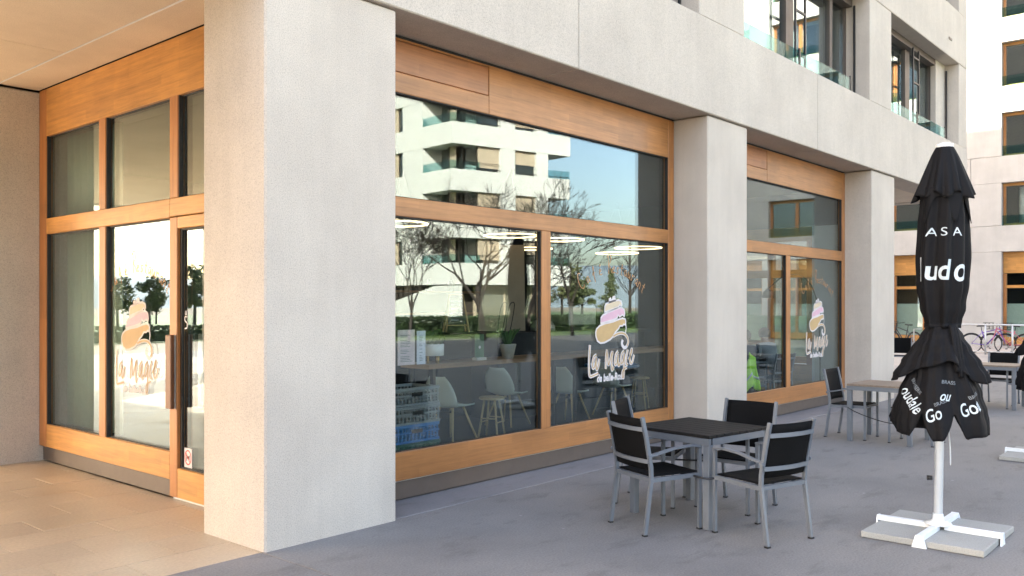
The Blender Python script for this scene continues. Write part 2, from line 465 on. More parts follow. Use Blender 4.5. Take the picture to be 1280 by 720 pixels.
def ribbon(mb, pts, w, T, d, dep=.0012, closed=False):
    """stroke of width w along 2-D pts; T maps (u,v,depth) to 3-D"""
    pts = [Vector((q[0], q[1])) for q in pts]; n = len(pts); L = []; Rr = []
    for i, p in enumerate(pts):
        a = pts[(i-1) % n] if closed else pts[max(i-1, 0)]; b = pts[(i+1) % n] if closed else pts[min(i+1, n-1)]
        t = (b - a)
        t = t.normalized() if t.length > 1e-9 else Vector((1, 0))
        nn = Vector((-t.y, t.x)) * w/2; L.append(p + nn); Rr.append(p - nn)
    vs_ = []; fs = []
    for a, b in zip(L, Rr): vs_ += [T(a.x, a.y, d), T(b.x, b.y, d), T(b.x, b.y, d+dep), T(a.x, a.y, d+dep)]
    m = n if closed else n-1
    for i in range(m):
        j = (i+1) % n
        for k in range(4): fs.append((i*4+k, i*4+(k+1) % 4, j*4+(k+1) % 4, j*4+k))
    mb._new(vs_, fs)

# ================================================================== SETTING: ground
g = bx('ground', (-500, -500, -.40), (700, 700, -.06), SOIL); tag(g, kind='structure')
def sheet(name, x0, y0, x1, y1, top, mat, bev=0.0, bottom=-.07):
    o = bx(name, (x0, y0, bottom), (x1, y1, top), mat, bev=bev); tag(o, kind='structure'); return o
sheet('plaza', -45, -19, 3.386, 5.245, 0.0, ASPHALT, .004)
plaza2 = sheet('plaza', 3.396, -19, 33.5, 5.245, 0.0, ASPHALT, .004)
sheet('plaza_strip', 4.60, 5.253, 21.4, 5.79, 0.004, STRIP, .004)
sheet('plaza', -40, 5.253, -7.008, 30, -.001, ASPHALT)
sheet('light_paving', -6.998, 20.608, 9.9, 30, -.002, PAVER_FAR)
sheet('light_paving', 15.65, 5.81, 21.39, 20.4, .0, LIGHTPAVE)
sheet('light_paving', 21.4, 5.253, 34.0, 30, 0.002, LIGHTPAVE)
sheet('light_paving', 33.508, -40, 60, 5.245, 0.002, LIGHTPAVE)
sheet('light_paving', 34.008, 5.253, 60, 30, 0.001, LIGHTPAVE)
sheet('lawn', -45, -120, 33.49, -19.01, -.02, LAWN)
sheet('lawn', 33.51, -120, 200, -40.2, -.02, LAWN)
sheet('lawn', 33.508, -40.19, 58, -18.2, .006, LAWN)
sheet('lawn', -160, 38, 6, 140, -.02, LAWN)
sheet('path', -160, 30.01, 9.9, 37.8, -.015, SOIL)
# hills: a long uneven ridge
def ridge(name, cx, cy, r0, a0, a1, hmax, mat, seed):
    rnd = random.Random(seed); n = 90; ph = [rnd.uniform(0, 6.28) for _ in range(6)]
    def fn(i, j):
        t = i/(n-1); a = a0 + (a1-a0)*t
        h = hmax*(.55+.25*math.sin(5*t*3+ph[0])+.14*math.sin(13*t+ph[1])+.08*math.sin(37*t+ph[2]))*max(0, min(1, 8*min(t, 1-t)))
        rr = r0 + j*60; k = [0, .75, 1, .6][j]
        return (cx+rr*math.cos(a), cy+rr*math.sin(a), -.3+h*k)
    o = obj(name, MB().surf(fn, n, 4), mat); tag(o, kind='structure')
ridge('hills', 0, 0, 480, R(-75), R(20), 36, HILLM, 3)
ridge('hills', 0, 0, 480, R(60), R(200), 30, HILLM, 8)

# stone pavers in the passage
pav = bx('pavement', (-7, 5.245, -.07), (3.86, 20.6, -.012), JOINT); tag(pav, kind='structure')
PW, PH = .742, .4375
pm = {}
def paver_mesh(w, h):
    k = (round(w, 3), round(h, 3))
    if k not in pm:
        pm[k] = MB().box((0, 0, -.05), (w, h, 0), .0012).mesh('paver'); pm[k].materials.append(PAVER)
    return pm[k]
far = MB(); rnd = random.Random(4)
y = 5.249; row = 0
while y < 20.5:
    h = .407 if row == 0 else PH
    off = (.0 if row % 2 else PW/2) + 3.015
    x = off - 15*PW
    while x < 3.80:
        xa, xb = max(x, -7), min(x+PW, 3.845)
        if xb - xa > .05:
            if y < 10.6 and xb > -.3:
                if not (xa > 3.41 and y+h < 6.03):
                    o = obj('paver', paver_mesh(xb-xa-.005, h-.005), PAVER, pav, loc=(xa, y, rnd.uniform(-.0012, .0012)))
            else: far.box((xa, y, -.05), (xb-.006, y+h-.006, rnd.uniform(-.001, .001)))
        x += PW
    y += h; row += 1
tag(obj('paver_field', far, PAVER, pav), kind='stuff')

# ================================================================== CAFE BUILDING
ZB = 4.03
A = thing('cafe_building', (3.4, 5.2, 0), 'corner building of sandblasted concrete with oak framed cafe windows between its pillars', 'building')
def ap(name, a, b, mat, bev=.008): return bx(name, a, b, mat, A, bev)
ap('pillar', (3.406, 5.217, -.05), (4.597, 6.031, ZB - .012), CONC, .014)
ap('pillar', (9.625, 5.217, -.05), (10.678, 5.80, ZB - .012), CONC, .014)
ap('pillar', (15.398, 5.217, -.05), (16.573, 5.80, ZB - .012), CONC, .014)
ap('pillar', (3.29, 10.17, -.05), (4.6, 11.4, ZB - .012), CONC, .014)
ap('pillar', (-5.0, 5.217, -.05), (-3.8, 6.03, ZB - .012), CONC, .014)
ap('pillar', (-5.0, 12.2, -.05), (-3.8, 13.0, ZB - .012), CONC, .014)
ap('pillar', (-5.0, 19.6, -.05), (-3.8, 20.4, ZB - .012), CONC, .014)
ap('added_shade_wall', (-4.9, 6.04, -.05), (-4.5, 9.2, ZB - .012), CONC, .01)  # unseen wall added to hold sun and bounce off the passage front
ap('pillar', (3.29, 19.6, -.05), (4.6, 20.4, ZB - .012), CONC, .014)
# spandrel panels of the front, storey by storey
YF = 5.18
for (xa, xb) in ((-5, 0.2), (0.21, 6.942), (6.950, 12.928), (12.934, 21.42)):
    ap('spandrel_panel', (xa, YF, ZB), (xb, 5.72, 5.18), CONC, .010)
piers = [(9.36, 10.534), (15.21, 16.31), (20.78, 21.419), (3.5, 4.7), (-5, -2.4)]
HT = 22.6
NST = 6; PITCH = 2.90
for k in range(NST):
    zs = 5.18 + PITCH*k; zh = zs + 1.78
    for (xa, xb) in piers: ap('pier', (xa, YF+.006, zs), (xb, 5.72, zh), CONC, .010)
    if k < NST-1:
        for (xa, xb) in ((-5, 6.942), (6.950, 21.42)): ap('spandrel_panel', (xa, YF, zh), (xb, 5.72, zs + PITCH), CONC, .010)
    else: ap('spandrel_panel', (-5, YF, zh), (21.42, 5.72, HT), CONC, .010)
# upper building mass behind the front (walls, roof, floors)
ap('rear_wall', (-5, 20.5, ZB), (21.4, 20.9, HT), CONC, 0)
ap('end_wall', (21.0, 5.725, ZB+.002), (21.415, 20.495, HT - .02), CONC, 0)
ap('end_wall', (-5, 5.73, ZB+.002), (-4.6, 20.49, HT - .02), CONC, 0)
ap('roof_slab', (-4.55, 5.74, HT - .35), (20.98, 20.48, HT - .05), CONC, 0)
ap('floor_slab', (-4.55, 5.725, ZB+.10), (20.95, 20.45, ZB+.45), DARKINT, 0)
for k in range(1, NST): ap('floor_slab', (-4.55, 6.2, 4.7 + PITCH*k), (20.95, 13.05, 5.0 + PITCH*k), WHITEWALL, 0)
ap('partition_wall', (-4.5, 9.6, 4.6), (20.9, 9.75, HT - .4), WHITEWALL, 0)
wing = thing('added_shade_wing', (10, 21, 0), 'unseen wing added behind the cafe to shade the lower apartment block', 'building')  # added out of view to cast shade on the lower apartment block
bx('wall', (10, 20.92, -.05), (21.4, 47, HT), CONC, wing)
bx('roof', (9.8, 20.95, HT), (21.6, 47.2, HT+.3), CONC, wing)
# soffits: panels over the passage and in front of the windows
zs0, zs1 = ZB + .004, ZB + .09
ap('soffit_joint_glint', (3.386, 6.04, ZB + .001), (3.398, 10.16, ZB + .05), WHITEP, 0)  # white strip standing in for light caught along the soffit joint
for (xa, xb, ya, yb) in ((3.400, 3.80, 6.04, 10.16), (2.43, 3.384, 5.73, 8.44), (2.43, 3.384, 8.45, 20.4), (-1.6, 2.42, 5.73, 8.44), (-1.6, 2.42, 8.45, 14), (-1.6, 2.42, 14.01, 20.4),
                         (-4.99, -1.61, 5.73, 12), (-4.99, -1.61, 12.01, 20.4), (3.395, 4.5, 11.41, 20.4)):
    ap('soffit_panel', (xa, ya, zs0), (xb, yb, zs1), SOFFIT, .006)
for (xa, xb) in ((4.60, 9.62), (10.68, 15.39), (16.58, 20.9)):
    ap('soffit_panel', (xa, 5.722, zs0), (xb, 5.80 if xa < 16 else 16.0, zs1), SOFFIT, 0)
# cafe interior shell
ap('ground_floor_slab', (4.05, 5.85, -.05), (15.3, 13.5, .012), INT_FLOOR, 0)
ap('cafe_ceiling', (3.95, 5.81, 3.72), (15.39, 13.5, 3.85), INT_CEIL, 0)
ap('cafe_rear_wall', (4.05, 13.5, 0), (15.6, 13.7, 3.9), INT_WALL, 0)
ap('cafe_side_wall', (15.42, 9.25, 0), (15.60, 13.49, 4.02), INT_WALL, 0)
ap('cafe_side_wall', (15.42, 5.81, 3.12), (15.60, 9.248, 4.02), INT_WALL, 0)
ap('cafe_side_wall', (15.42, 5.81, 0), (15.60, 6.28, 3.118), WHITEWALL, 0)
sw = bx('side_window', (15.44, 6.282, .0), (15.58, 9.248, .62), WY, A)
for za, zb in ((.64, .76), (2.20, 2.34), (2.86, 3.116)): bx('rail', (15.43, 6.282, za), (15.58, 9.248, zb), WY, sw)
for ya in (6.282, 7.03, 8.1, 9.14): bx('mullion', (15.425, ya, .622), (15.57, ya + .10, 2.858), WZ, sw)
obj('pane', MB().box((15.50, 6.29, .762), (15.52, 9.24, 2.855)), GLASS, sw, True)
obj('frosted_film', MB().box((15.523, 6.29, .763), (15.526, 9.24, 1.50)), FILM, sw, True)
ap('cafe_side_wall', (3.95, 10.25, 0), (4.05, 13.49, 4.02), INT_WALL, 0)

# ---- shop windows facing the plaza (y = const) and the entrance (x = const)
GY = 5.725                     # front face of the panes
def decal_logo(T, parent, u0, v0, s=1.0, V=None):
    """cake emblem, shop name and arched line, as vinyl on the pane; T(u,v,d)->3-D, u to the right"""
    def zz(X, Y): return ((X/10.29 - 35)*.0162*s + u0, v0 + (-(Y/10.29) + 32)*.0092*s)
    def z1(X, Y): return zz((X/11.07)*10.29, (Y/11.07 + 60)*10.29)
    bot = [(150,560),(160,520),(200,480),(260,455),(360,435),(440,405),(490,392),(525,405),(532,440),(522,480),(505,470),(490,490),(455,490),(440,520),(420,545),(395,570),(370,620),(330,660),(260,695),(210,700),(170,670),(152,610)]
    mid = [(210,450),(215,380),(240,345),(300,315),(400,270),(470,250),(510,280),(518,330),(512,372),(490,345),(450,372),(430,345),(420,385),(370,410),(300,430)]
    top = [(258,310),(262,240),(275,205),(310,190),(380,165),(440,155),(475,175),(480,220),(470,240),(455,215),(430,250),(400,260),(320,290)]
    crown = [(310,190),(318,145),(335,132),(352,165),(366,115),(388,108),(402,155)]
    D = .0015
    for nm, pl, mt in (('cake_tier', bot, V['T']), ('cake_tier', mid, V['P']), ('cake_tier', top, V['C']), ('cake_crown', crown, V['W'])):
        mb = MB(); q = [zz(*p) for p in pl]
        pts = [T(u, v, D) for u, v in q]; mb.plate(pts, Vector(T(0, 0, D + .001)) - Vector(T(0, 0, D)))
        obj(nm, mb, mt, parent, True)
    mb = MB()
    for pl in (bot, mid, top, crown): ribbon(mb, [zz(*p) for p in pl], .020*s, T, D+.0012, closed=True)
    tail = [zz(370,620), zz(420,592), zz(470,582), zz(520,596), zz(555,645)] + [z1(600,40), z1(610,100), z1(590,150), z1(560,180), z1(528,150), z1(516,105), z1(530,60)]
    ribbon(mb, smooth_line(tail), .040*s, T, D, )
    drip = [zz(528,440), zz(538,520), zz(528,590)]; ribbon(mb, drip, .016*s, T, D)
    obj('cake_outline', mb, V['W'], parent, True)
    mb = MB(); ribbon(mb, smooth_line(tail[:8]), .020*s, T, D+.0014); obj('cake_tail', mb, V['T'], parent, True)
    strokes = [[(88,105),(76,300),(75,535),(130,520),(195,495)],
        [(172,245),(135,265),(115,380),(128,430),(152,395),(172,245),(165,380),(172,455),(192,420),(210,300)],
        [(312,180),(295,320),(297,445)], [(312,200),(322,330),(330,410),(348,350),(392,170),(372,350),(378,495),(402,420)],
        [(465,215),(430,260),(415,370),(428,410),(452,370),(470,220),(462,360),(470,430),(492,380)],
        [(548,215),(510,260),(500,370),(517,400),(540,340),(556,220),(548,400),(545,580),(525,600),(520,510),(560,460),(588,450)],
        [(600,200),(577,330),(578,400),(602,415)], [(612,345),(655,260),(665,190),(648,210),(630,330),(637,400),(665,400),(692,280)]]
    mbw, mbt = MB(), MB()
    for st in strokes:
        q = smooth_line([z1(*p) for p in st]); ribbon(mbw, q, .040*s, T, D); ribbon(mbt, q, .013*s, T, D+.0014)
    obj('shop_name', mbw, V['W'], parent, True); obj('shop_name_core', mbt, V['T'], parent, True)
    me = text_mesh('de belle-Rose', .125*s, .12, .004*s); uc, vc = z1(365, 610)
    obj('shop_subtitle', map_mesh(me, lambda c: Vector(T(uc + c.x*.80, vc + c.y*.95, D + c.z))), V['W'], parent, True)
    # arched "Cafe Restaurant"
    GL = {'C': [[(.9,.85),(.6,1),(.2,.7),(.15,.2),(.5,0),(.9,.15)]], 'a': [[(.8,.55),(.4,.6),(.15,.25),(.4,0),(.75,.3),(.8,.55),(.8,.05),(1,.05)]],
          'f': [[(.2,.3),(.7,.85),(.75,1.05),(.5,1.0),(.45,-.3)],[(.2,.5),(.8,.5)]], 'e': [[(.15,.28),(.8,.4),(.55,.6),(.2,.4),(.3,.05),(.9,.1)]],
          'E': [[(.15,.28),(.8,.4),(.55,.6),(.2,.4),(.3,.05),(.9,.1)],[(.5,.75),(.75,.95)]],
          'R': [[(.3,0),(.35,1.0)],[(.1,.9),(.5,1.15),(.95,.95),(.7,.6),(.35,.5),(.7,.3),(1.0,0)]], 's': [[(.8,.5),(.4,.6),(.3,.4),(.7,.2),(.5,0),(.15,.1)]],
          't': [[(.5,.95),(.45,.1),(.8,.0)],[(.15,.6),(.85,.62)]], 'u': [[(.15,.6),(.2,.05),(.6,.1),(.75,.6),(.75,.05),(1,.05)]],
          'r': [[(.2,.6),(.25,0)],[(.25,.4),(.5,.6),(.8,.5)]], 'n': [[(.15,.6),(.2,0)],[(.2,.4),(.5,.6),(.75,.4),(.75,0)]]}
    mb = MB(); RAD, Hh = .96*s, .135*s
    cu, cv = u0 + .01, v0 - .50*s
    word = [(c, -36 + 7.2*i) for i, c in enumerate('CafE')] + [(c, -4 + 4.7*i) for i, c in enumerate('Restaurant')]
    for c, ang in word:
        wd = .10*s if c in 'CR' else .075*s; hh = Hh*(1.5 if c in 'CR' else 1.0)
        for st in GL[c]:
            q = []
            for (a, b) in smooth_line([(p[0], p[1]) for p in st], 1):
                x_, y_ = (a-.5)*wd, b*hh; t = R(ang)
                q.append((cu + math.sin(t)*(RAD+y_) + math.cos(t)*x_, cv + math.cos(t)*(RAD+y_) - math.sin(t)*x_))
            ribbon(mb, q, .009*s, T, D)
    obj('arched_lettering', mb, V['O'], parent, True)

def plaza_window(x0, x1, mull, logo):
    zt = 3.53
    w = bx('shop_window', (x0, 5.715, .012), (x1, 5.80, .172), BRONZE, A, .004)           # dark plinth carries the frame
    f0, f1 = 5.68, 5.752
    bx('plinth_edge', (x0, 5.700, .172), (x1, 5.80, .180), STEEL, w)
    def rail(n, za, zb, y0=f0, m=WX, xa=x0+.13, xb=x1-.13): return bx(n, (xa, y0, za), (xb, f1, zb), m, w, .005)
    rail('bottom_rail', .181, .425)
    rail('transom', 2.465, 2.632)
    bx('jamb', (x0, f0 - .002, .181), (x0+.13, f1, ZB - .03), WZ, w, .005)
    bx('jamb', (x1-.13, f0 - .002, .181), (x1, f1, ZB - .03), WZ, w, .005)
    bx('mullion', (mull - .075, f0 - .002, .425), (mull + .075, f1, 2.465), WZ, w, .005)
    xp = x0 + 1.575
    rail('fascia_board', zt, 3.703, xb=xp + .002)
    rail('fascia_board', zt, ZB - .03, xa=xp + .005)
    rail('fascia_panel', 3.707, ZB - .055, f0 + .004, PANELW, xb=xp)
    rail('fascia_edge', ZB - .051, ZB - .031, xb=xp)
    obj('head_gasket', MB().box((x0, 5.70, ZB - .028), (x1, 5.80, ZB - .002)), GASKET, w, True)
    for (xa, xb, za, zb) in ((x0+.13, x1-.13, 2.632, zt), (x0+.13, mull-.075, .425, 2.465), (mull+.075, x1-.13, .425, 2.465)):
        obj('pane', MB().box((xa, GY, za), (xb, GY+.024, zb)), GLASS, w, True)
        gk = MB()
        for a, b in (((xa, f0+.008, za), (xa+.010, GY-.001, zb)), ((xb-.010, f0+.008, za), (xb, GY-.001, zb)), ((xa+.010, f0+.008, zb-.008), (xb-.010, GY-.001, zb)), ((xa+.010, GY-.012, za), (xb-.010, GY-.001, za+.008))):
            gk.box(a, b)
        obj('gasket', gk, GASKET, w, True)
    decal_logo(lambda u, v, d: (u, GY - .0005 - d, v), w, logo, 1.60, 1.0, VIN)
    return w
win1 = plaza_window(4.60, 9.60, 7.05, 8.315)
win2 = plaza_window(10.70, 15.39, 13.03, 14.28)

# entrance side: plane x = 3.80, u runs to the right = -y
ent = bx('entrance_front', (3.835, 7.29, .012), (3.93, 10.14, .168), BRONZE, A, .004)
e0, e1, GX = 3.80, 3.872, 3.845
def eb(n, ya, yb, za, zb, m, x0=e0): return bx(n, (x0, ya, za), (e1, yb, zb), m, ent, .005)
eb('jamb', 9.97, 10.155, .171, ZB - .004, WZ, e0 - .002)
eb('fascia_board', 6.05, 9.97, 3.515, ZB - .004, WY)
eb('transom', 7.292, 9.97, 2.462, 2.630, WY)
eb('transom', 6.05, 7.292, 2.470, 2.630, WY)
eb('bottom_rail', 7.292, 9.97, .171, .415, WY)
eb('mullion', 8.545, 8.685, .415, 2.462, WZ, e0 - .002)
eb('mullion', 8.545, 8.685, 2.630, 3.515, WZ, e0 - .002)
eb('mullion', 7.150, 7.290, 2.630, 3.515, WZ, e0 - .002)
for (ya, yb, za, zb) in ((8.685, 9.97, .415, 2.462), (7.292, 8.545, .415, 2.462), (8.685, 9.97, 2.63, 3.515), (7.29, 8.545, 2.63, 3.515), (6.05, 7.15, 2.63, 3.515)):
    obj('pane', MB().box((GX, ya, za), (GX+.024, yb, zb)), GLASS_L, ent, True)
    gk = MB()
    for a, b in (((GX-.012, ya, za), (GX-.001, ya+.012, zb)), ((e0+.008, yb-.014, za), (GX-.001, yb, zb)), ((GX-.012, ya+.012, zb-.012), (GX-.001, yb-.02, zb)), ((GX-.012, ya+.012, za), (GX-.001, yb-.02, za+.010))): gk.box(a, b)
    obj('gasket', gk, GASKET, ent, True)
decal_logo(lambda u, v, d: (GX - .0005 - d, 7.99 - u, v), ent, 0.0, 1.58, .92, VIN_VEILED)
for (ya, yb, za, zb) in ((8.66, 9.99, .40, 2.47), (8.66, 9.99, 2.6, 3.53)):
    cu_ = MB().surf(lambda i, j: (4.02 + .02*math.sin(i*1.3), ya + (yb - ya)*i/40, za + (zb - za)*j), 41, 2); solid(obj('curtain', cu_, FROST, ent, True), .006)
# door leaf
door = bx('door', (3.795, 7.155, .03), (3.872, 7.285, 2.462), WZ, A, .005)
def db(n, ya, yb, za, zb, m, x0=3.797): return bx(n, (x0, ya, za), (3.872, yb, zb), m, door, .005)
db('stile', 6.06, 6.20, .03, 2.462, WZ)
db('top_rail', 6.20, 7.155, 2.36, 2.462, WY)
db('bottom_rail', 6.20, 7.155, .03, .285, WY)
obj('pane', MB().box((GX, 6.20, .285), (GX+.024, 7.155, 2.36)), GLASS_L, door, True)
gk = MB(); gk.box((GX-.02, 7.125, .285), (GX-.001, 7.155, 2.36)); gk.box((GX-.02, 6.20, 2.345), (GX-.001, 7.125, 2.36)); gk.box((GX-.02, 6.20, .285), (GX-.001, 7.125, .298))
obj('gasket', gk, GASKET, door, True)
hd = MB().box((3.742, 7.165, .80), (3.778, 7.262, 1.44), .006); obj('door_handle', hd, DARKWOOD, door, True)
hd = MB(); hd.box((3.778, 7.158, .80), (3.784, 7.166, 1.44)); hd.box((3.776, 7.18, .86), (3.797, 7.21, .89)); hd.box((3.776, 7.18, 1.35), (3.797, 7.21, 1.38)); obj('handle_mount', hd, STEEL, door, True)
hd = MB().tube([(3.86+.06, 6.98, .82), (3.86+.06, 6.98, 1.45)], .022, 10); obj('inner_handle', hd, STEEL, door, True)
hd = MB().box((3.83, 6.10, .004), (3.93, 7.28, .026)); obj('threshold', hd, STEEL, door, True)
# door stickers: small push mark and round prohibition sign with a dog
st = MB().box((GX-.004, 6.985, .295), (GX-.002, 7.115, .465)); obj('sticker', st, DECAL_W, door, True)
T_st = lambda u, v, d: (GX - .0045 - d, 7.05 - u, .385 + v)
mb = MB(); cir = [(.050*math.cos(2*math.pi*k/28), .060*math.sin(2*math.pi*k/28)) for k in range(28)]
ribbon(mb, cir, .011, T_st, 0, closed=True); ribbon(mb, [(-.036, .043), (.036, -.043)], .009, T_st, .001); obj('sticker_ring', mb, RED, door, True)
mb = MB(); dog = [(-.028,-.03),(-.026,.008),(-.034,.02),(-.02,.028),(-.012,.012),(.018,.012),(.03,.028),(.026,.0),(.024,-.03),(.014,-.03),(.012,-.01),(-.014,-.01),(-.018,-.03)]
mb.plate([T_st(u, v, .0002) for u, v in dog], (-.0006, 0, 0)); obj('sticker_dog', mb, GASKET, door, True)
mb = MB(); T_s2 = lambda u, v, d: (GX - .003 - d, 7.085 - u, 1.545 + v)
ribbon(mb, smooth_line([(.022,.05),(-.02,.055),(-.022,.012),(.02,.005),(.02,-.045),(-.024,-.05)], 1), .012, T_s2, 0)
ribbon(mb, [(.012*math.cos(2*math.pi*k/14), .085+.016*math.sin(2*math.pi*k/14)) for k in range(14)], .008, T_s2, 0, closed=True)
obj('lock_mark', mb, DECAL_W, door, True)

# ---- upper storey windows
def upper_window(x0, x1, zs, k, detail=True):
    zh = zs + 1.78
    w = bx('upper_window', (x0 + .004, 5.60, zs), (x1 - .004, 5.70, zs + .05), BRONZE, A)
    bx('head_box', (x0 + .004, 5.48, zh - .13), (x1 - .004, 5.69, zh - .004), BRONZE, w)
    W_ = x1 - x0
    for t, ww in ((0, .06), (.47, .28), (.84, .13), (1 - .06/W_, .06)):
        xa = x0 + t*W_ + .004; bx('window_frame', (xa, 5.59, zs + .05), (xa + ww - .008, 5.70, zh - .13), BRONZE, w)
    obj('pane', MB().box((x0 + .06, 5.63, zs + .05), (x1 - .06, 5.655, zh - .13)), GLASS_U, w, True)
    if detail:
        obj('balustrade_glass', MB().box((x0 + .02, 5.33, zs + .02), (x1 - .50, 5.345, zs + .30)), BALGLASS, w, True)
        r = MB()
        for xr in (x0 + .47*W_ - .03, x0 + .47*W_ + .33, x1 - .06): r.box((xr, 5.42, zs), (xr + .03, 5.45, zh - .13))
        for zz_ in (.3, .95, 1.45): r.box((x0 + .47*W_, 5.42, zs + zz_), (x0 + .47*W_ + .33, 5.45, zs + zz_ + .03))
        r.box((x1 - .52, 5.325, zs), (x1 - .49, 5.35, zs + .34)); r.box((x0 + .45*W_ - .02, 5.325, zs), (x0 + .45*W_ + .02, 5.35, zs + .34))
        obj('guide_rail', r, BLACKM, w, True)
        def cur(i, j): return (x0 + .15 + i*.033, 5.95 + .03*math.sin(i*1.1), zs + .03 + j*(zh - zs - .2))
        solid(obj('curtain', MB().surf(cur, int(W_*.35/.033), 2), CURTAIN, w, True), .006)
openings = [(4.70, 9.36), (10.534, 15.21), (16.31, 20.78), (-2.4, 3.5)]
for k in range(NST):
    for j, (a, b) in enumerate(openings): upper_window(a, b, 5.18 + PITCH*k, k, k < 2 and j < 3)
ap('jamb_panel', (20.08, 5.47, 5.18), (20.779, 5.58, 6.96), CONC, .004)
ap('wall_vent', (19.95, YF - .012, 7.31), (20.18, YF + .01, 7.36), BRONZE, .003)

# ================================================================== BUILDING ACROSS (far right), plane x = 40.7
BXP = 40.7
Bd = thing('apartment_block', (BXP, 8, 0), 'pale concrete apartment block with oak windows closing the far end of the plaza', 'building', )
def bp(name, a, b, mat, bev=.01): return bx(name, a, b, mat, Bd, bev)
Y0B, Y1B = -13.2, 25.5
wins = []; yy = 8.54
yc = 8.54 + 4.4*3
wins = [(8.54 + 4.4*k - 2.64, 8.54 + 4.4*k) for k in range(-4, 4)]
heads = [(0.02, 3.90), (4.99, 6.76), (7.88, 9.67), (10.77, 12.59), (13.62, 15.4), (16.5, 18.3), (19.4, 21.2), (22.3, 24.1)]
for k, (s0, h0) in enumerate(heads):
    edges = [Y0B] + [e for w in wins for e in w] + [Y1B]
    for a, b in zip(edges[::2], edges[1::2]): bp('pier', (BXP, a + .002, s0 - (.06 if k == 0 else 0)), (BXP + .5, b - .002, h0), CONC_B)
    nz = heads[k+1][0] if k + 1 < len(heads) else h0 + 1.2
    for a, b in ((Y0B, 9.70), (9.715, Y1B)): bp('spandrel_panel', (BXP + .008, a, h0 + .006), (BXP + .5, b, nz - .006), CONC_B)
    for j, (a, b) in enumerate(wins):
        w = bx('window', (BXP + .27, a + .004, h0 - .12), (BXP + .40, b - .004, h0 - .004), WY, Bd)
        if k == 0:
            bx('header_board', (BXP + .25, a + .01, 3.02), (BXP + .39, b - .01, 3.775), WY, w)
            bx('transom', (BXP + .25, a + .01, 2.40), (BXP + .39, b - .01, 2.52), WY, w)
            bx('bottom_rail', (BXP + .25, a + .01, .05), (BXP + .39, b - .01, .36), WY, w)
            for yq in (a + .01, (a + b)/2 - .05, b - .13): bx('mullion', (BXP + .245, yq, .36), (BXP + .39, yq + .12, 3.0), WZ, w)
            obj('pane', MB().box((BXP + .31, a + .02, .36), (BXP + .33, b - .02, 3.0)), GLASS, w, True)
            obj('frosted_film', MB().box((BXP + .335, a + .12, .37), (BXP + .338, b - .12, 1.75)), FROST, w, True)
        else:
            bx('bottom_rail', (BXP + .27, a + .01, s0), (BXP + .40, b - .01, s0 + .10), WY, w)
            for yq in (a + .01, (a + b)/2 - .08, b - .11): bx('mullion', (BXP + .265, yq, s0 + .1), (BXP + .39, yq + (.10 if yq != (a+b)/2 - .08 else .16), h0 - .12), WZ, w)
            obj('pane', MB().box((BXP + .31, a + .02, s0 + .1), (BXP + .33, b - .02, h0 - .12)), GLASS, w, True)
            obj('balustrade_glass', MB().box((BXP + .06, a + .02, s0), (BXP + .075, b - .02, s0 + .42)), BALGLASS, w, True)
            rr = random.Random(k*10 + j); t0 = rr.choice((0, .5, .62)); 
            n_ = int((b - a)*rr.choice((.45, .4, .9))/.08)
            def cu(i, q): return (BXP + .55 + .05*math.sin(i*1.4), a + .1 + t0*.9 + i*.08*(.9 if n_ > 20 else 1), s0 + .05 + q*(h0 - s0 - .2))
            if t0 + n_*.08 < b - a: solid(obj('curtain', MB().surf(cu, max(n_, 3), 2), CURTAIN, w, True), .006)
        if (j*7 + k*3) % 4 == 1 and k:
            bl = MB()
            for q in range(22): bl.box((BXP + .15, a + .05, h0 - .15 - q*.072), (BXP + .20, b - 1.2, h0 - .135 - q*.072))
            obj('blind', bl, STEEL, w, True)
bp('rear_wall', (BXP + 6, Y0B, 0), (BXP + 6.3, Y1B, 26), WHITEWALL, 0)
bp('room_wall', (BXP + 2.2, Y0B+.3, 0), (BXP + 2.3, Y1B-.3, 25), DARKINT, 0)
for k, (s0, h0) in enumerate(heads): bp('floor_slab', (BXP + .51, Y0B + .02, h0 + .3), (BXP + 5.98, Y1B - .02, h0 + .55), WHITEWALL, 0)
for yq in (Y0B, Y1B - .3): bp('end_wall', (BXP + .51, yq, 0), (BXP + 5.99, yq + .3, 25.2), CONC_B, 0)
bp('roof', (BXP - .05, Y0B - .05, 25.31), (BXP + 6.35, Y1B + .05, 25.7), CONC_B, 0)
# link roof carried from the cafe building over the passage to the block
ap('link_ceiling', (21.42, 6.6, ZB + 1.95), (22.6, 16, ZB + 2.1), SOFFIT, 0)

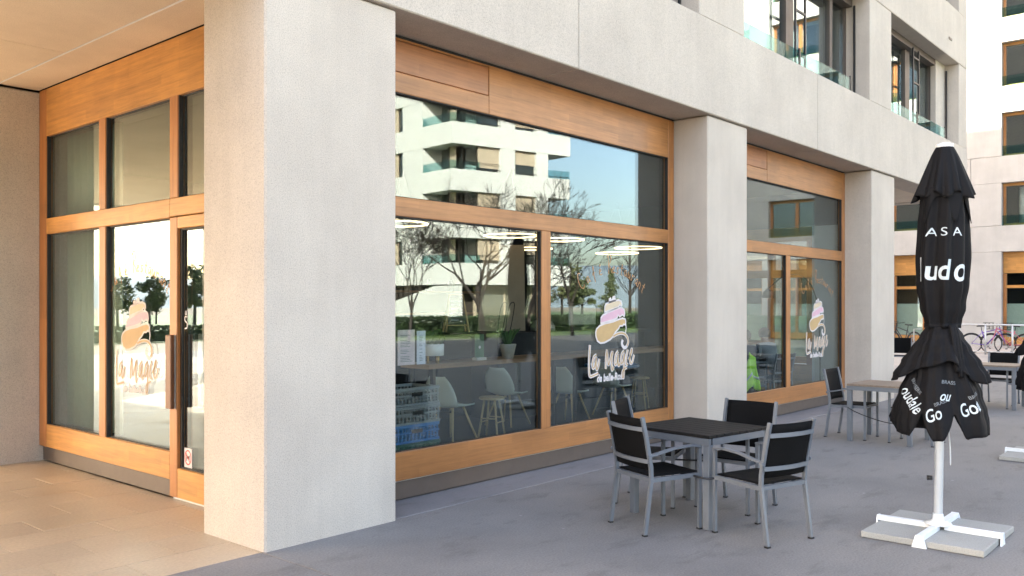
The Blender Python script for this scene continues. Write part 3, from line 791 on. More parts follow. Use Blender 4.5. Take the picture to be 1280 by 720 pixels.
# ================================================================== BUILDING OPPOSITE (seen in the panes)
ex = Vector((.966, .257, 0)); ey = Vector((.068, -.998, 0)); C0 = Vector((42.5, -31.1, 0))
Cb = thing('balcony_building', C0, 'white balcony building across the plaza, mirrored in the cafe panes', 'building')
MC = Matrix(((ex.x, ey.x, 0, 0), (ex.y, ey.y, 0, 0), (0, 0, 1, 0), (0, 0, 0, 1)))
def cbx(name, a, b, mat, par=Cb, bev=0.0):
    o = obj(name, MB().box(a, b, bev, MC), mat, par); return o
LX, LY = 10.3, 34.0
lev = [3.1 + 3.25*k for k in range(7)]
cbx('core_wall', (1.6, 1.6, 3.0), (8.2, LY - .3, 25.8), WHITEWALL)
cbx('ground_floor_wall', (1.6, 1.6, 0), (LX - 1.0, LY, 3.0), SLATD)
for k, z in enumerate(lev):
    cbx('parapet', (0, 0, z), (LX, .18, z + 1.5), WHITEWALL); cbx('parapet', (0, .19, z), (.18, LY, z + 1.5), WHITEWALL)
    cbx('balcony_slab', (.185, .185, z + .01), (LX - .01, LY, z + .28), WHITEWALL)
    cbx('balcony_rail', (.02, .05, z + 1.62), (LX, .09, z + 1.66), BLACKM)
    z0 = z + 1.5; z1 = z + 3.245
    # right (short) face: open corner balcony, two window bays with beige shutters, open end balcony
    for (a, b) in ((4.1, 5.3), (7.2, 8.2)): cbx('wall_pier', (a, .02, z0), (b, 1.6, z1), WHITEWALL)
    for (a, b) in ((2.3, 4.1), (5.3, 7.2)):
        w = cbx('window', (a, .35, z0 + .02), (b, .42, z1), SLATD)
        cbx('pane', (a + .1, .31, z0 + .08), (b - .1, .345, z1 - .08), GLASS, w); cbx('shutter', (a + .02, .22, z0 + (.75 if (k + int(a)) % 2 else .25)), (b - .02, .28, z1 - .01), BEIGESH, w)
        cbx('window_rail', (a, .10, z0 + .55), (b, .13, z0 + .58), BLACKM, w)
    w = cbx('balcony_door', (.9, 1.54, z0), (2.28, 1.595, z1), SLATD); cbx('pane', (.95, 1.50, z0), (2.2, 1.535, z1 - .1), GLASS, w)
    cbx('shutter', (1.0, .9, z0 + .2), (1.06, 1.5, z1), BEIGESH)
    w = cbx('balcony_door', (1.54, .9, z0), (1.595, 3.1, z1), SLATD); cbx('pane', (1.50, .95, z0), (1.535, 3.0, z1 - .1), GLASS, w)
    cbx('balcony_glazing', (.05, .05, z + 1.5), (2.3, .065, z + 2.1), BALGLASS); cbx('balcony_glazing', (.05, .07, z + 1.5), (.065, 3.2, z + 2.1), BALGLASS); cbx('balcony_glazing', (8.2, .05, z + 1.5), (LX, .065, z + 2.1), BALGLASS)
    q = 3.2
    while q < LY - 3:
        cbx('wall_pier', (.02, q, z0), (1.6, q + 2.3, z1), WHITEWALL)
        w = cbx('window', (.3, q + 2.3, z0), (.38, q + 4.2, z1), SLATD)
        cbx('pane', (.26, q + 2.4, z0 + .05), (.29, q + 4.1, z1 - .05), GLASS, w); cbx('shutter', (.16, q + 3.0, z0 + .02), (.22, q + 4.18, z1 - .01), BEIGESH, w)
        q += 4.2
cbx('roof', (0, 0, lev[-1] + 3.25), (LX, LY, lev[-1] + 3.7), WHITEWALL)
for k in range(46):   # slatted screen of the ground floor
    cbx('screen_slat', (.35, 3 + k*.62, .05), (.45, 3.28 + k*.62, 3.05), SLATD)
w = cbx('ground_window', (2.6, .95, .5), (7.6, 1.05, 3.0), BEIGESH); cbx('pane', (2.8, .90, .6), (5.0, .94, 2.9), GLASS, w); cbx('pane', (5.2, .90, .6), (7.4, .94, 2.9), GLASS, w)
rampm = MB().plate([MC @ Vector(p) for p in ((-.6, 14, 0.0), (-.6, 1.0, 3.0), (-.6, -1.5, 3.0), (-.6, -1.5, 0.0))], MC @ Vector((.35, 0, 0)))
rmp = obj('ramp_wall', rampm, WHITEWALL); rmp.location = C0; tag(rmp, 'white sloping ramp wall before the balcony building, mirrored in the pane', 'wall')

# far small block and low houses beyond
def far_block(x, y, w, d, h, label, mat):
    t = thing('far_building', (x, y, 0), label, 'building')
    obj('wall', MB().box((-w/2, -d/2, 0), (w/2, d/2, h)), mat, t); obj('roof', MB().box((-w/2 - .2, -d/2 - .2, h), (w/2 + .2, d/2 + .2, h + .4)), BEIGESH, t)
    for k in range(int(h//3)):
        for q in range(int(w//4)):
            o = obj('window', MB().box((-w/2 + 1 + q*4, d/2 + .01, 1 + 3*k), (-w/2 + 2.8 + q*4, d/2 + .06, 2.4 + 3*k)), SLATD, t)
    return t
far_block(84, -37, 5.5, 8, 7.2, 'small cream block between the bare trees, mirrored in the right pane', WHITEWALL)
far_block(112, -42, 14, 8, 4.6, 'long low pavilion far across the lawn beyond the poplars', WHITEWALL)

# ================================================================== VEGETATION
def leaf_cards(mb, c, r, n, size, rnd, flat=1.0):
    vs_ = []; fs = []
    for _ in range(n):
        d = Vector((rnd.gauss(0, 1), rnd.gauss(0, 1), rnd.gauss(0, 1))).normalized()*(rnd.random()**.45)
        p = Vector(c) + Vector((d.x*r[0], d.y*r[1], d.z*r[2]))
        a = Vector((rnd.gauss(0, 1), rnd.gauss(0, 1), rnd.gauss(0, .6))).normalized(); b = a.orthogonal().normalized()
        b.rotate(Matrix.Rotation(rnd.random()*6.28, 3, a)); s_ = size*rnd.uniform(.6, 1.4); cc = a.cross(b)
        i = len(vs_); vs_ += [p - b*s_, p + cc*s_*.5, p + b*s_, p - cc*s_*.5]; fs.append((i, i+1, i+2, i+3))
    mb._new(vs_, fs)
def grow(mb_t, mb_b, p, d, L, r, depth, rnd, spread, rmin=.006):
    segs = 3; pts = [p]; rs = [r]; q = p.copy(); dd = d.copy()
    for i in range(segs):
        dd = (dd + Vector((rnd.gauss(0, .11), rnd.gauss(0, .11), rnd.gauss(.04, .07)))).normalized()
        q = q + dd*L/segs; pts.append(q.copy()); rs.append(max(rmin, r*(1 - .38*(i+1)/segs)))
    (mb_t if depth >= 6 else mb_b).tube(pts, rs, 7 if depth >= 4 else 4, cap=False)
    if depth <= 0: return
    for k in range(rnd.choice((2, 3, 3)) if depth < 6 else 4):
        a = dd.orthogonal().normalized(); a.rotate(Matrix.Rotation(rnd.random()*6.28, 3, dd))
        nd = (dd + a*spread*rnd.uniform(.6, 1.25)).normalized(); j = rnd.choice((2, 3, 3))
        grow(mb_t, mb_b, pts[j], nd, L*rnd.uniform(.62, .86), rs[j]*.72, depth-1, rnd, spread, rmin)
def bare_tree(loc, h, seed, label, spread=.62, group=None, bark=BARK, r0=.16, lean=(0, 0, 1)):
    rnd = random.Random(seed); t, b = MB(), MB()
    grow(t, b, Vector((0, 0, -.05)), Vector(lean).normalized(), h*.30, r0, 6, rnd, spread, .011)
    T = thing('bare_tree', loc, label, 'tree', group); obj('trunk', t, bark, T); obj('crown', b, bark, T); return T
def poplar(loc, h, seed, label, group=None):
    rnd = random.Random(seed); t, b = MB(), MB()
    t.tube([(0, 0, -.05), (.03, 0, h*.4), (0, .05, h*.75), (.02, 0, h)], [.14, .10, .06, .015], 7)
    for k in range(46):
        z = h*(.30 + .66*rnd.random()); a = rnd.random()*6.28; L = (h - z)*.34 + .35
        d = Vector((math.cos(a), math.sin(a), 1.1)).normalized()
        p0 = Vector((0, 0, z)); p1 = p0 + d*L*.6; p2 = p0 + d*L + Vector((0, 0, L*.12))
        b.tube([p0, p1, p2], [.035, .02, .008], 4, cap=False)
        for q in range(3):
            a2 = rnd.random()*6.28; e = Vector((math.cos(a2), math.sin(a2), .8)).normalized(); s0 = p0.lerp(p2, .35 + .2*q)
            b.tube([s0, s0 + e*L*.35], [.014, .006], 3, cap=False)
    T = thing('bare_tree', loc, label, 'tree', group); obj('trunk', t, BARK, T); obj('crown', b, BARK, T); return T
bare_tree((30.8, -17.2, 0), 9.0, 11, 'broad bare tree with forking trunk before the balcony building', .72, r0=.17)
bare_tree((27.2, -18.6, 0), 7.4, 23, 'slim leaning bare tree left of the forking one', .6, r0=.09, lean=(.1, 0, 1))
bare_tree((36.0, -18.8, 0), 8.0, 31, 'dark bare tree right of the forking one', .55, r0=.13)
bare_tree((38.4, -17.6, 0), 7.6, 37, 'second dark bare tree beside the corner of the balcony building', .5, r0=.12)
poplar((52.5, -20.4, 0), 9.3, 3, 'tall straight bare poplar standing on the lawn edge')
poplar((54.5, -24.5, 0), 7.2, 4, 'shorter bare poplar beside the tall straight one')
def leafy_mesh(h, w, seed, n=1500, size=.28, conif=False):
    rnd = random.Random(seed); t, c = MB(), MB()
    t.tube([(0, 0, -.1), (.05, .02, h*.35), (0, .04, h*.8)], [h*.03, h*.022, .03], 7)
    for k in range(5):
        a = k*1.3; t.tube([(0, 0, h*(.25+.08*k)), (math.cos(a)*w*.3, math.sin(a)*w*.3, h*(.42+.08*k))], [h*.012, .02], 5)
    m = 15
    for k in range(m):
        if conif:
            z = h*(.15 + .82*k/m); rr = w*.5*(1 - k/m)*rnd.uniform(.7, 1.2) + .15; a = rnd.random()*6.28
            cc = (math.cos(a)*rr*.3, math.sin(a)*rr*.3, z); rad = (rr, rr, h*.06)
        else:
            a = rnd.random()*6.28; q = rnd.random()**.5*w*.36; z = h*rnd.uniform(.32, .88); cc = (math.cos(a)*q, math.sin(a)*q, z); s_ = w*rnd.uniform(.14, .24); rad = (s_, s_, s_*.8)
        leaf_cards(c, cc, rad, n//m, size*rnd.uniform(.8, 1.2), rnd)
    return t.mesh('trunk'), c.mesh('crown')
kinds = [(leafy_mesh(8, 6, 1), OLIVE), (leafy_mesh(10, 6, 2, 1700), EVERG), (leafy_mesh(11, 5, 5, 1700, .26, True), EVERG)]
def woodland(label, spots):
    """the park trees far off read as one mass: one object"""
    bm_ = bmesh.new()
    for (x, y, k, s_) in spots:
        M = Matrix.Translation((x, y, 0)) @ Matrix.Rotation(random.random()*6.28, 4, 'Z') @ Matrix.Diagonal((s_, s_, s_*random.uniform(.9, 1.1), 1))
        for me, slot in ((kinds[k][0][0], 0), (kinds[k][0][1], 1 + (k > 0))):
            t_ = bmesh.new(); t_.from_mesh(me); t_.transform(M)
            for f in t_.faces: f.material_index = slot
            tmp = bpy.data.meshes.new('t'); t_.to_mesh(tmp); t_.free(); bm_.from_mesh(tmp); bpy.data.meshes.remove(tmp)
    me = bpy.data.meshes.new('woodland'); bm_.to_mesh(me); bm_.free()
    for m in (BARK, OLIVE, EVERG): me.materials.append(m)
    o = bpy.data.objects.new('woodland', me); col.objects.link(o); tag(o, label, 'trees', kind='stuff')
rnd = random.Random(5)
woodland('park trees beyond the south lawn, mirrored in the cafe panes', [(62 + i*4.6 + rnd.uniform(-2, 2), -72 + i*1.6 + rnd.uniform(-6, 6), (0, 0, 1, 0, 2)[i % 5], rnd.uniform(.6, .95)) for i in range(24)])
woodland('park trees beyond the north lawn, mirrored in the entrance panes', [(-52 + i*2.6 + rnd.uniform(-1.5, 1.5), 66 + rnd.uniform(-9, 10) + (6 if i > 16 else 0), (1, 0, 2, 0, 0)[i % 5], rnd.uniform(.34, .66)) for i in range(30)])
def hedge(name, a, b, h, w, label, n):
    a = Vector(a); b = Vector(b); L = (b - a).length; rnd = random.Random(int(L*10)); mb = MB()
    d = (b - a)/L; s_ = Vector((-d.y, d.x, 0)); vs_ = []; fs = []
    for _ in range(n):
        p = a + d*rnd.random()*L + s_*rnd.uniform(-w/2, w/2) + Vector((0, 0, h*(1 - rnd.random()**2.2*.95)*rnd.uniform(.9, 1.05)))
        e = Vector((rnd.gauss(0, 1), rnd.gauss(0, 1), rnd.gauss(0, 1))).normalized(); f = e.orthogonal().normalized()*.11; gg = e.cross(f).normalized()*.06
        i = len(vs_); vs_ += [p - f, p + gg, p + f, p - gg]; fs.append((i, i+1, i+2, i+3))
    mb._new(vs_, fs); mb.box((min(a.x, b.x), min(a.y, b.y), 0), (max(a.x, b.x), max(a.y, b.y)+.05, h*.7)) if abs(d.y) < .01 else None
    o = obj(name, mb, HEDGEM); tag(o, label, 'hedge')
hedge('hedge', (24, -24.0, 0), (56, -24.0, 0), 1.0, .9, 'clipped green hedge in front of the balcony building, mirrored in the panes', 9000)
hedge('hedge', (-30, 39, 0), (4, 39, 0), .7, .9, 'low green hedge along the sunny lawn, mirrored in the entrance pane', 5000)
plant_label = None

# ================================================================== FURNITURE
def chair_proto():
    T = thing('terrace_chair', (0, 0, 0), 'x', 'chair', 'grey metal terrace chairs with black mesh')
    for s in (-1, 1):
        yq = .232*s
        obj('leg', MB().bar([(-.262, yq, 0), (-.205, yq, .41), (-.208, yq, .50), (-.245, yq, .70), (-.285, yq, .875)], .023, .028, (1, 0, 0)), ALU, T)
        obj('leg', MB().bar([(.235, yq, 0), (.235, yq, .30), (.235, yq, .618)], .023, .026, (1, 0, 0)), ALU, T)
        obj('armrest', MB().bar([(.247, yq, .627), (.16, yq, .640), (0, yq, .628), (-.14, yq, .600), (-.232, yq, .585)], .034, .015), ALU, T)
    f = MB()
    for s in (-1, 1): f.bar([(.222, .232*s, .415), (-.205, .232*s, .405)], .022, .03)
    f.bar([(.235, -.22, .417), (.235, .22, .417)], .022, .03); f.bar([(-.205, -.22, .405), (-.205, .22, .405)], .022, .03)
    obj('seat_frame', f, ALU, T)
    def seat(i, j):
        u, v = i/8, j/8; return (.228 - u*.425, -.215 + v*.43, .436 - .006*u - .018*math.sin(math.pi*v)*math.sin(math.pi*u))
    solid(obj('seat', MB().surf(seat, 9, 9), BLACKFAB, T), .008)
    def back(i, j):
        u, v = i/8, j/10; z = .478 + u*.385; x = -.205 - (z - .47)*.205 - .024*math.sin(math.pi*v)
        return (x, -.216 + v*.432, z)
    solid(obj('backrest', MB().surf(back, 9, 11), BLACKFAB, T), .007)
    for zc, dx in ((.785, -.265), (.545, -.214)):
        obj('crossbar', MB().bar([(dx - .018 - .030*math.sin(math.pi*k/8), -.232 + .464*k/8, zc) for k in range(9)], .012, .030), ALU, T)
    b = MB()
    for s in (-1, 1): b.tube([(-.232, .25*s, .578), (-.232, .262*s, .578)], .014, 8)
    obj('arm_bolt', b, ALU, T)
    for s in (-1, 1):
        obj('foot_cap', MB().box((.219, .232*s - .017, 0), (.251, .232*s + .017, .012)), BLACKM, T); obj('foot_cap', MB().box((-.279, .232*s - .017, 0), (-.247, .232*s + .017, .012)), BLACKM, T)
    return T
CH = chair_proto(); used_ch = [False]
def chair(x, y, deg, label, z=0.0, group=None):
    c = CH if not used_ch[0] else copy_tree(CH)
    used_ch[0] = True
    c.location = (x, y, z); c.rotation_euler = (0, 0, R(deg)); c['label'] = label
    if group: c['group'] = group
    return c
def table_mesh(board, size):
    T = thing('terrace_table', (0, 0, 0), 'x', 'table', 'square metal terrace tables')
    h = size/2; n = 8; sw = (size - .012)/n
    sm = MB().box((-sw/2 + .0018, -h + .004, .690), (sw/2 - .0018, h - .004, .715), .003).mesh('tabletop_slat'); sm.materials.append(board)
    for k in range(n): obj('tabletop_slat', sm, None, T, loc=(-h + .006 + sw*(k + .5), 0, 0))
    f = MB()
    for s in (-1, 1):
        f.box((-h + .055, s*(h - .004), .638), (h - .055, s*(h - .030), .689)); f.box((s*(h - .004), -h + .004, .638), (s*(h - .030), h - .004, .689))
    f.box((-h + .03, -.02, .66), (h - .03, .02, .688))
    obj('apron', f, ALU, T)
    for sx in (-1, 1):
        for sy in (-1, 1): obj('leg', MB().box((sx*(h - .006), sy*(h - .006), 0), (sx*(h - .062), sy*(h - .062), .637), .004), ALU, T)
    return T
t1 = table_mesh(COMPOSITE, .80); t1.location = (6.37, 3.54, 0); t1.rotation_euler = (0, 0, R(-8)); t1['label'] = 'square terrace table with dark slatted top beside the corner cafe window'
t2 = table_mesh(TANBOARD, .78); t2.location = (11.38, 3.65, 0); t2['label'] = 'terrace table with brown top half hidden behind the folded parasol'
t3 = copy_tree(t2); t3.location = (16.3, 3.52, 0); t3['label'] = 'terrace table with brown top farthest off at the right edge, before the bicycles'
chair(5.81, 3.595, -23, 'terrace chair at the near left of the dark table, its back to the cafe window')
chair(6.075, 2.86, 74, 'terrace chair nearest the parasol, drawn up to the right side of the dark table')
chair(6.80, 3.43, 179, 'terrace chair on the far side of the dark table, facing us')
chair(6.53, 4.08, -72, 'terrace chair by the oak window sill, mostly hidden behind the near left chair')
chair(11.38, 4.10, -90, 'terrace chair seen from its side between the brown table and the second window')
chair(11.40, 3.34, 90, 'terrace chair tucked under the brown table behind the folded parasol')
chair(16.82, 3.55, 180, 'terrace chair facing us behind the farthest brown table')
chair(16.28, 3.05, 90, 'terrace chair pushed under the near side of the farthest brown table')
chair(23.0, 7.05, 200, 'lone terrace chair far off beside the third pillar, below the bicycle')
# security cables
def cable(pts, r, label):
    o = obj('security_cable', MB().tube(smooth_line(pts), r, 6), CABLE); tag(o, label, 'cable')
cable([(5.99, 3.93, .40), (5.88, 3.33, .415), (5.86, 3.20, .40), (5.93, 3.13, .41), (6.30, 3.06, .40), (6.72, 3.10, .42), (6.60, 3.60, .39), (6.4, 3.9, .40)], .008, 'black security cable looped round the legs of the dark table and its chairs')
cable([(10.985, 4.02, .42), (10.98, 3.9, .36), (11.0, 3.6, .27), (11.0, 3.4, .26), (11.02, 3.28, .33)], .006, 'black security cable sagging between the legs of the brown table')
cable([(11.2, 3.85, .43), (11.5, 3.8, .42), (11.72, 3.95, .43)], .006, 'short black cable across the chairs behind the brown table')

# ------------------------------------------------------------------ parasols
def parasol(loc, label, lettering, seed):
    T = thing('folded_parasol', loc, label, 'parasol', 'folded black parasols on slab bases')
    sl = MB().box((0, 0, 0), (.438, .405, .045), .004).mesh('base_slab'); sl.materials.append(SLABM)
    for ix in (-1, 0):
        for iy in (-1, 0):
            o = obj('base_slab', sl, None, T, loc=(ix*.438 + (.003 if ix == 0 else -.003), iy*.405 + (.003 if iy == 0 else -.003), random.uniform(.002, .004)))
    cr = MB()
    for d in ((1, 0), (-1, 0), (0, 1), (0, -1)):
        L = .45 if d[0] else .42
        cr.bar([(d[0]*.05, d[1]*.05, .066), (d[0]*L, d[1]*L, .066)], .05, .034)
    obj('base_cross', cr, WHITEP, T)
    for d in ((1, 0), (-1, 0), (0, 1), (0, -1)):
        L = .45 if d[0] else .42; n = Vector((d[0], d[1], 0)); s_ = Vector((-d[1], d[0], 0))
        p = n*L
        obj('cross_end', MB().plate([p + s_*.05 + Vector((0, 0, .0)), p + s_*.025 + Vector((0, 0, .086)), p - s_*.025 + Vector((0, 0, .086)), p - s_*.05 + Vector((0, 0, .0))], n*.012), WHITEP, T)
    pt = MB().lathe([(.10, .084), (.10, .090), (.050, .10), (.040, .12), (.037, .16)], 8); obj('pole_socket', pt, WHITEP, T)
    obj('pole', MB().tube([(0, 0, .09), (0, 0, 2.80)], .031, 20), WHITEP, T)
    obj('pole_knob', MB().tube([(-.02, .04, .42), (-.035, .072, .42)], .018, 10), BLACKM, T)
    rnd = random.Random(seed)
    ph = [rnd.uniform(0, 6.28) for _ in range(8)]
    def prof(z, table):
        for (z0, r0), (z1_, r1) in zip(table, table[1:]):
            if z0 >= z >= z1_:
                t = (z0 - z)/(z0 - z1_); t = t*t*(3 - 2*t); return r0 + (r1 - r0)*t
        return table[-1][1]
    body = [(2.62, .05), (2.50, .135), (2.30, .160), (2.05, .170), (1.85, .162), (1.68, .138), (1.58, .110), (1.545, .103)]
    def fold(th, z, amt):
        return 1 + amt*(.75*(1 - 2*abs(math.sin(4*th + ph[0] + .35*math.sin(z*4)))**1.5) + .35*math.cos(5*th + ph[1] + z*1.5) + .22*math.cos(15*th + ph[2] - z*3))
    def S(th, z, off=0.0):
        a = .13 + .10*max(0, 1.75 - z)/.2
        r = prof(z, body)*fold(th, z, a) + off
        return Vector((r*math.cos(th), r*math.sin(th), z))
    nu, nv = 112, 40
    obj('canopy', MB().surf(lambda i, j: S(2*math.pi*i/nu, 2.62 - (2.62 - 1.545)*j/(nv-1)), nu, nv, True), CANVAS, T)
    # vent cap: a little cone with four drooping corners
    va = math.atan2(-loc[1], -loc[0])
    wrap = lambda d: math.atan2(math.sin(d), math.cos(d))
    def peaks(th, cs, w): return sum(math.exp(-(wrap(th - va - R(c_))/R(w))**2) for c_ in cs)
    def CAP(i, j):
        th = 2*math.pi*i/nu; v = j/17
        pt_ = peaks(th, (-82, 76, 180, 4), 24)*(1 if abs(wrap(th - va)) > .5 else .45)
        r = .048 + (.112 + .050*pt_)*v**.85*(1 + .07*math.cos(9*th + ph[3])*v) + .016*math.cos(14*th)*v*v
        z = 2.875 - (.365 + .035*pt_ + .022*math.cos(7*th + ph[5]))*v**1.05
        return (r*math.cos(th), r*math.sin(th), z)
    solid(obj('vent_cap', MB().surf(CAP, nu, 18, True), CANVAS, T), .004)
    obj('finial', MB().lathe([(.052, 2.850), (.062, 2.868), (.06, 2.884), (.03, 2.896), (.004, 2.90)], 20), WHITEP, T)
    def VAL(i, j):        # pointed flaps hanging out from under the cap
        th = 2*math.pi*i/nu; v = j/9; pt_ = peaks(th, (-44, 28, 86, -96, 150), 13); r = .150 + .025*pt_*v + .010*math.cos(9*th)*v
        return (r*math.cos(th), r*math.sin(th), 2.56 - (.07 + .20*pt_)*v)
    solid(obj('flap', MB().surf(VAL, nu, 10, True), CANVAS, T), .004)
    # strap and knot at the waist
    st = MB(); st.surf(lambda i, j: ((prof(1.55, body)*fold(2*math.pi*i/nu, 1.55, .16) + .008)*math.cos(2*math.pi*i/nu), (prof(1.55, body)*fold(2*math.pi*i/nu, 1.55, .16) + .008)*math.sin(2*math.pi*i/nu), 1.565 - .035*j), nu, 2, True)
    solid(obj('strap', st, CANVAS, T), .004)
    kn = MB()
    for k in range(3):
        a = math.pi + .75 + k*.12; c_ = Vector((math.cos(a), math.sin(a), 0))
        kn.tube(smooth_line([c_*.125 + Vector((0, 0, 1.55)), c_*.16 + Vector((0, 0, 1.48)), c_*.19 + Vector((0, 0, 1.36)), c_*.235 + Vector((0, 0, 1.22 - .04*k))], 1), [.014]*2 + [.022]*4 + [.016]*2 if False else .017, 6)
    obj('knot', kn, CANVAS, T)
    # skirt: three overlapping layers of gathered cloth with pointed hems
    lob = [(1.50, .11), (1.35, .165), (1.20, .225), (1.05, .280), (.92, .318), (.84, .335), (.74, .338), (.60, .325)]
    nu2 = 180
    def crease(x): return 1 - 2*abs(math.sin(x/2))**.8
    def fold2(th, z, z0, amt, q=0.0): return 1 + amt*min(1, .25 + (z0 - z)*3.0)*(.55*crease(7*th + ph[4] + q + .8*math.sin(z*5 + ph[0])) + .40*math.cos(5*th + ph[5] + q*2 + z) + .30*crease(17*th + ph[6] + z*4) + .10*math.cos(31*th + z*9))
    def layer(name, table, z0, hem, amt, q, nv):
        def F(i, j):
            th = 2*math.pi*i/nu2; z = z0 - (z0 - hem(th))*(j/(nv-1))
            r = prof(z, table)*fold2(th, z, z0, amt, q); return (r*math.cos(th), r*math.sin(th), z)
        solid(obj(name, MB().surf(F, nu2, nv, True), CANVAS, T), .004)
    def hem1(th):
        r_ = wrap(th - va); pk = sum(math.exp(-(wrap(r_ - R(c_))/R(30))**2) for c_ in (-78, 66, 178))
        return 1.255 - .12*pk + .05*math.exp(-(wrap(r_ - R(15))/R(18))**2)
    layer('skirt', [(1.545, .103), (1.47, .140), (1.38, .190), (1.28, .248), (1.18, .300), (1.08, .335), (1.0, .35)], 1.545, hem1, .15, 0, 22)
    def L_(th, z, off=0.0):
        r = prof(z, lob)*fold2(th, z, 1.5, .085, 4.0) + off; return Vector((r*math.cos(th), r*math.sin(th), z))
    GAP = (-22, 19, 96, 168, -96)
    def lobe_bottom(th):
        r_ = wrap(th - va); d = min(abs(wrap(r_ - R(g_))) for g_ in GAP)
        up = .20*max(0, 1 - d/R(15))**1.2
        if R(-96) < r_ < R(-22): up += .13*((R(-22) - r_)/R(74))**1.5
        if R(19) < r_ < R(96): up += .07*((r_ - R(19))/R(77))
        return .735 + up + .006*math.cos(9*th)
    solid(obj('skirt_lobe', MB().surf(lambda i, j: L_(2*math.pi*i/nu2, 1.5 - (1.5 - lobe_bottom(2*math.pi*i/nu2))*(j/31)), nu2, 32, True), CANVAS, T), .005)
    cd = MB().tube(smooth_line([(.02, -.03, .95), (.05, -.06, .70), (.075, -.06, .56), (.09, -.055, .50), (.10, -.05, .54), (.085, -.05, .66), (.06, -.03, .9)], 2), .0035, 5)
    obj('pull_cord', cd, WHITEP, T)
    if lettering:
        def put(body_, size, th0, z0, fn, mat, shear=0, bold=0, rot=0, sx=1.0):
            me = text_mesh(body_, size, shear, bold, .0006, 4)
            bm_ = bmesh.new(); bm_.from_mesh(me); bmesh.ops.triangulate(bm_, faces=bm_.faces)
            for _ in range(2):
                es = [e for e in bm_.edges if e.calc_length() > .02]
                if es: bmesh.ops.subdivide_edges(bm_, edges=es, cuts=1); bmesh.ops.triangulate(bm_, faces=bm_.faces)
            bm_.to_mesh(me); bm_.free(); cr_, sr_ = math.cos(rot), math.sin(rot)
            def f(c):
                x_, y_ = c.x*sx, c.y; x_, y_ = x_*cr_ - y_*sr_, x_*sr_ + y_*cr_
                z = z0 + y_; base = fn(th0, z0); rr = math.hypot(base.x, base.y)
                return fn(th0 + x_/rr, z, .0045 + c.z*.5)
            obj('lettering', map_mesh(me, f), mat, T)
        put('A S', .088, va - .26, 2.20, S, PRINT_W); put('A', .088, va + .62, 2.20, S, PRINT_W)
        put('ud', .205, va - .22, 1.885, S, PRINT_W, .12, .004, 0, .72); put('o', .25, va + .74, 1.875, S, PRINT_W, .12, .004, 0, .72); put('l', .24, va - 1.15, 1.88, S, PRINT_W, .1, .006)
        for (ta, zb, rot, tx) in ((-.86, .985, -.72, 'oudale'), (.10, 1.02, -.12, 'ou'), (-.10, .88, .42, 'Go'), (.72, .93, .40, 'Gou')):
            put(tx, .125 if tx != 'ou' else .10, va + ta, zb, L_, PRINT_W, .30, .001, rot, .70)
            put('BRASSERIE' if len(tx) > 4 else 'BRASS', .034, va + ta + .12, zb + .115, L_, PRINT_G, 0, .0005, rot, .95)
    lean = Vector((.657, -.754, 0))*(.0175 if lettering else .004)      # the mast stands a little out of plumb
    for ch in T.children:
        if ch.name.split('.')[0] not in ('base_slab', 'base_cross', 'cross_end', 'pole_socket') :
            for v in ch.data.vertices: v.co += lean*max(0, v.co.z - .1)
    return T
parasol((6.94, 1.875, 0), 'folded black parasol with white brewery lettering standing on four slabs in front', True, 3)
parasol((11.16, 1.87, 0), 'folded black parasol on slab base cut by the right edge of the picture', False, 9)

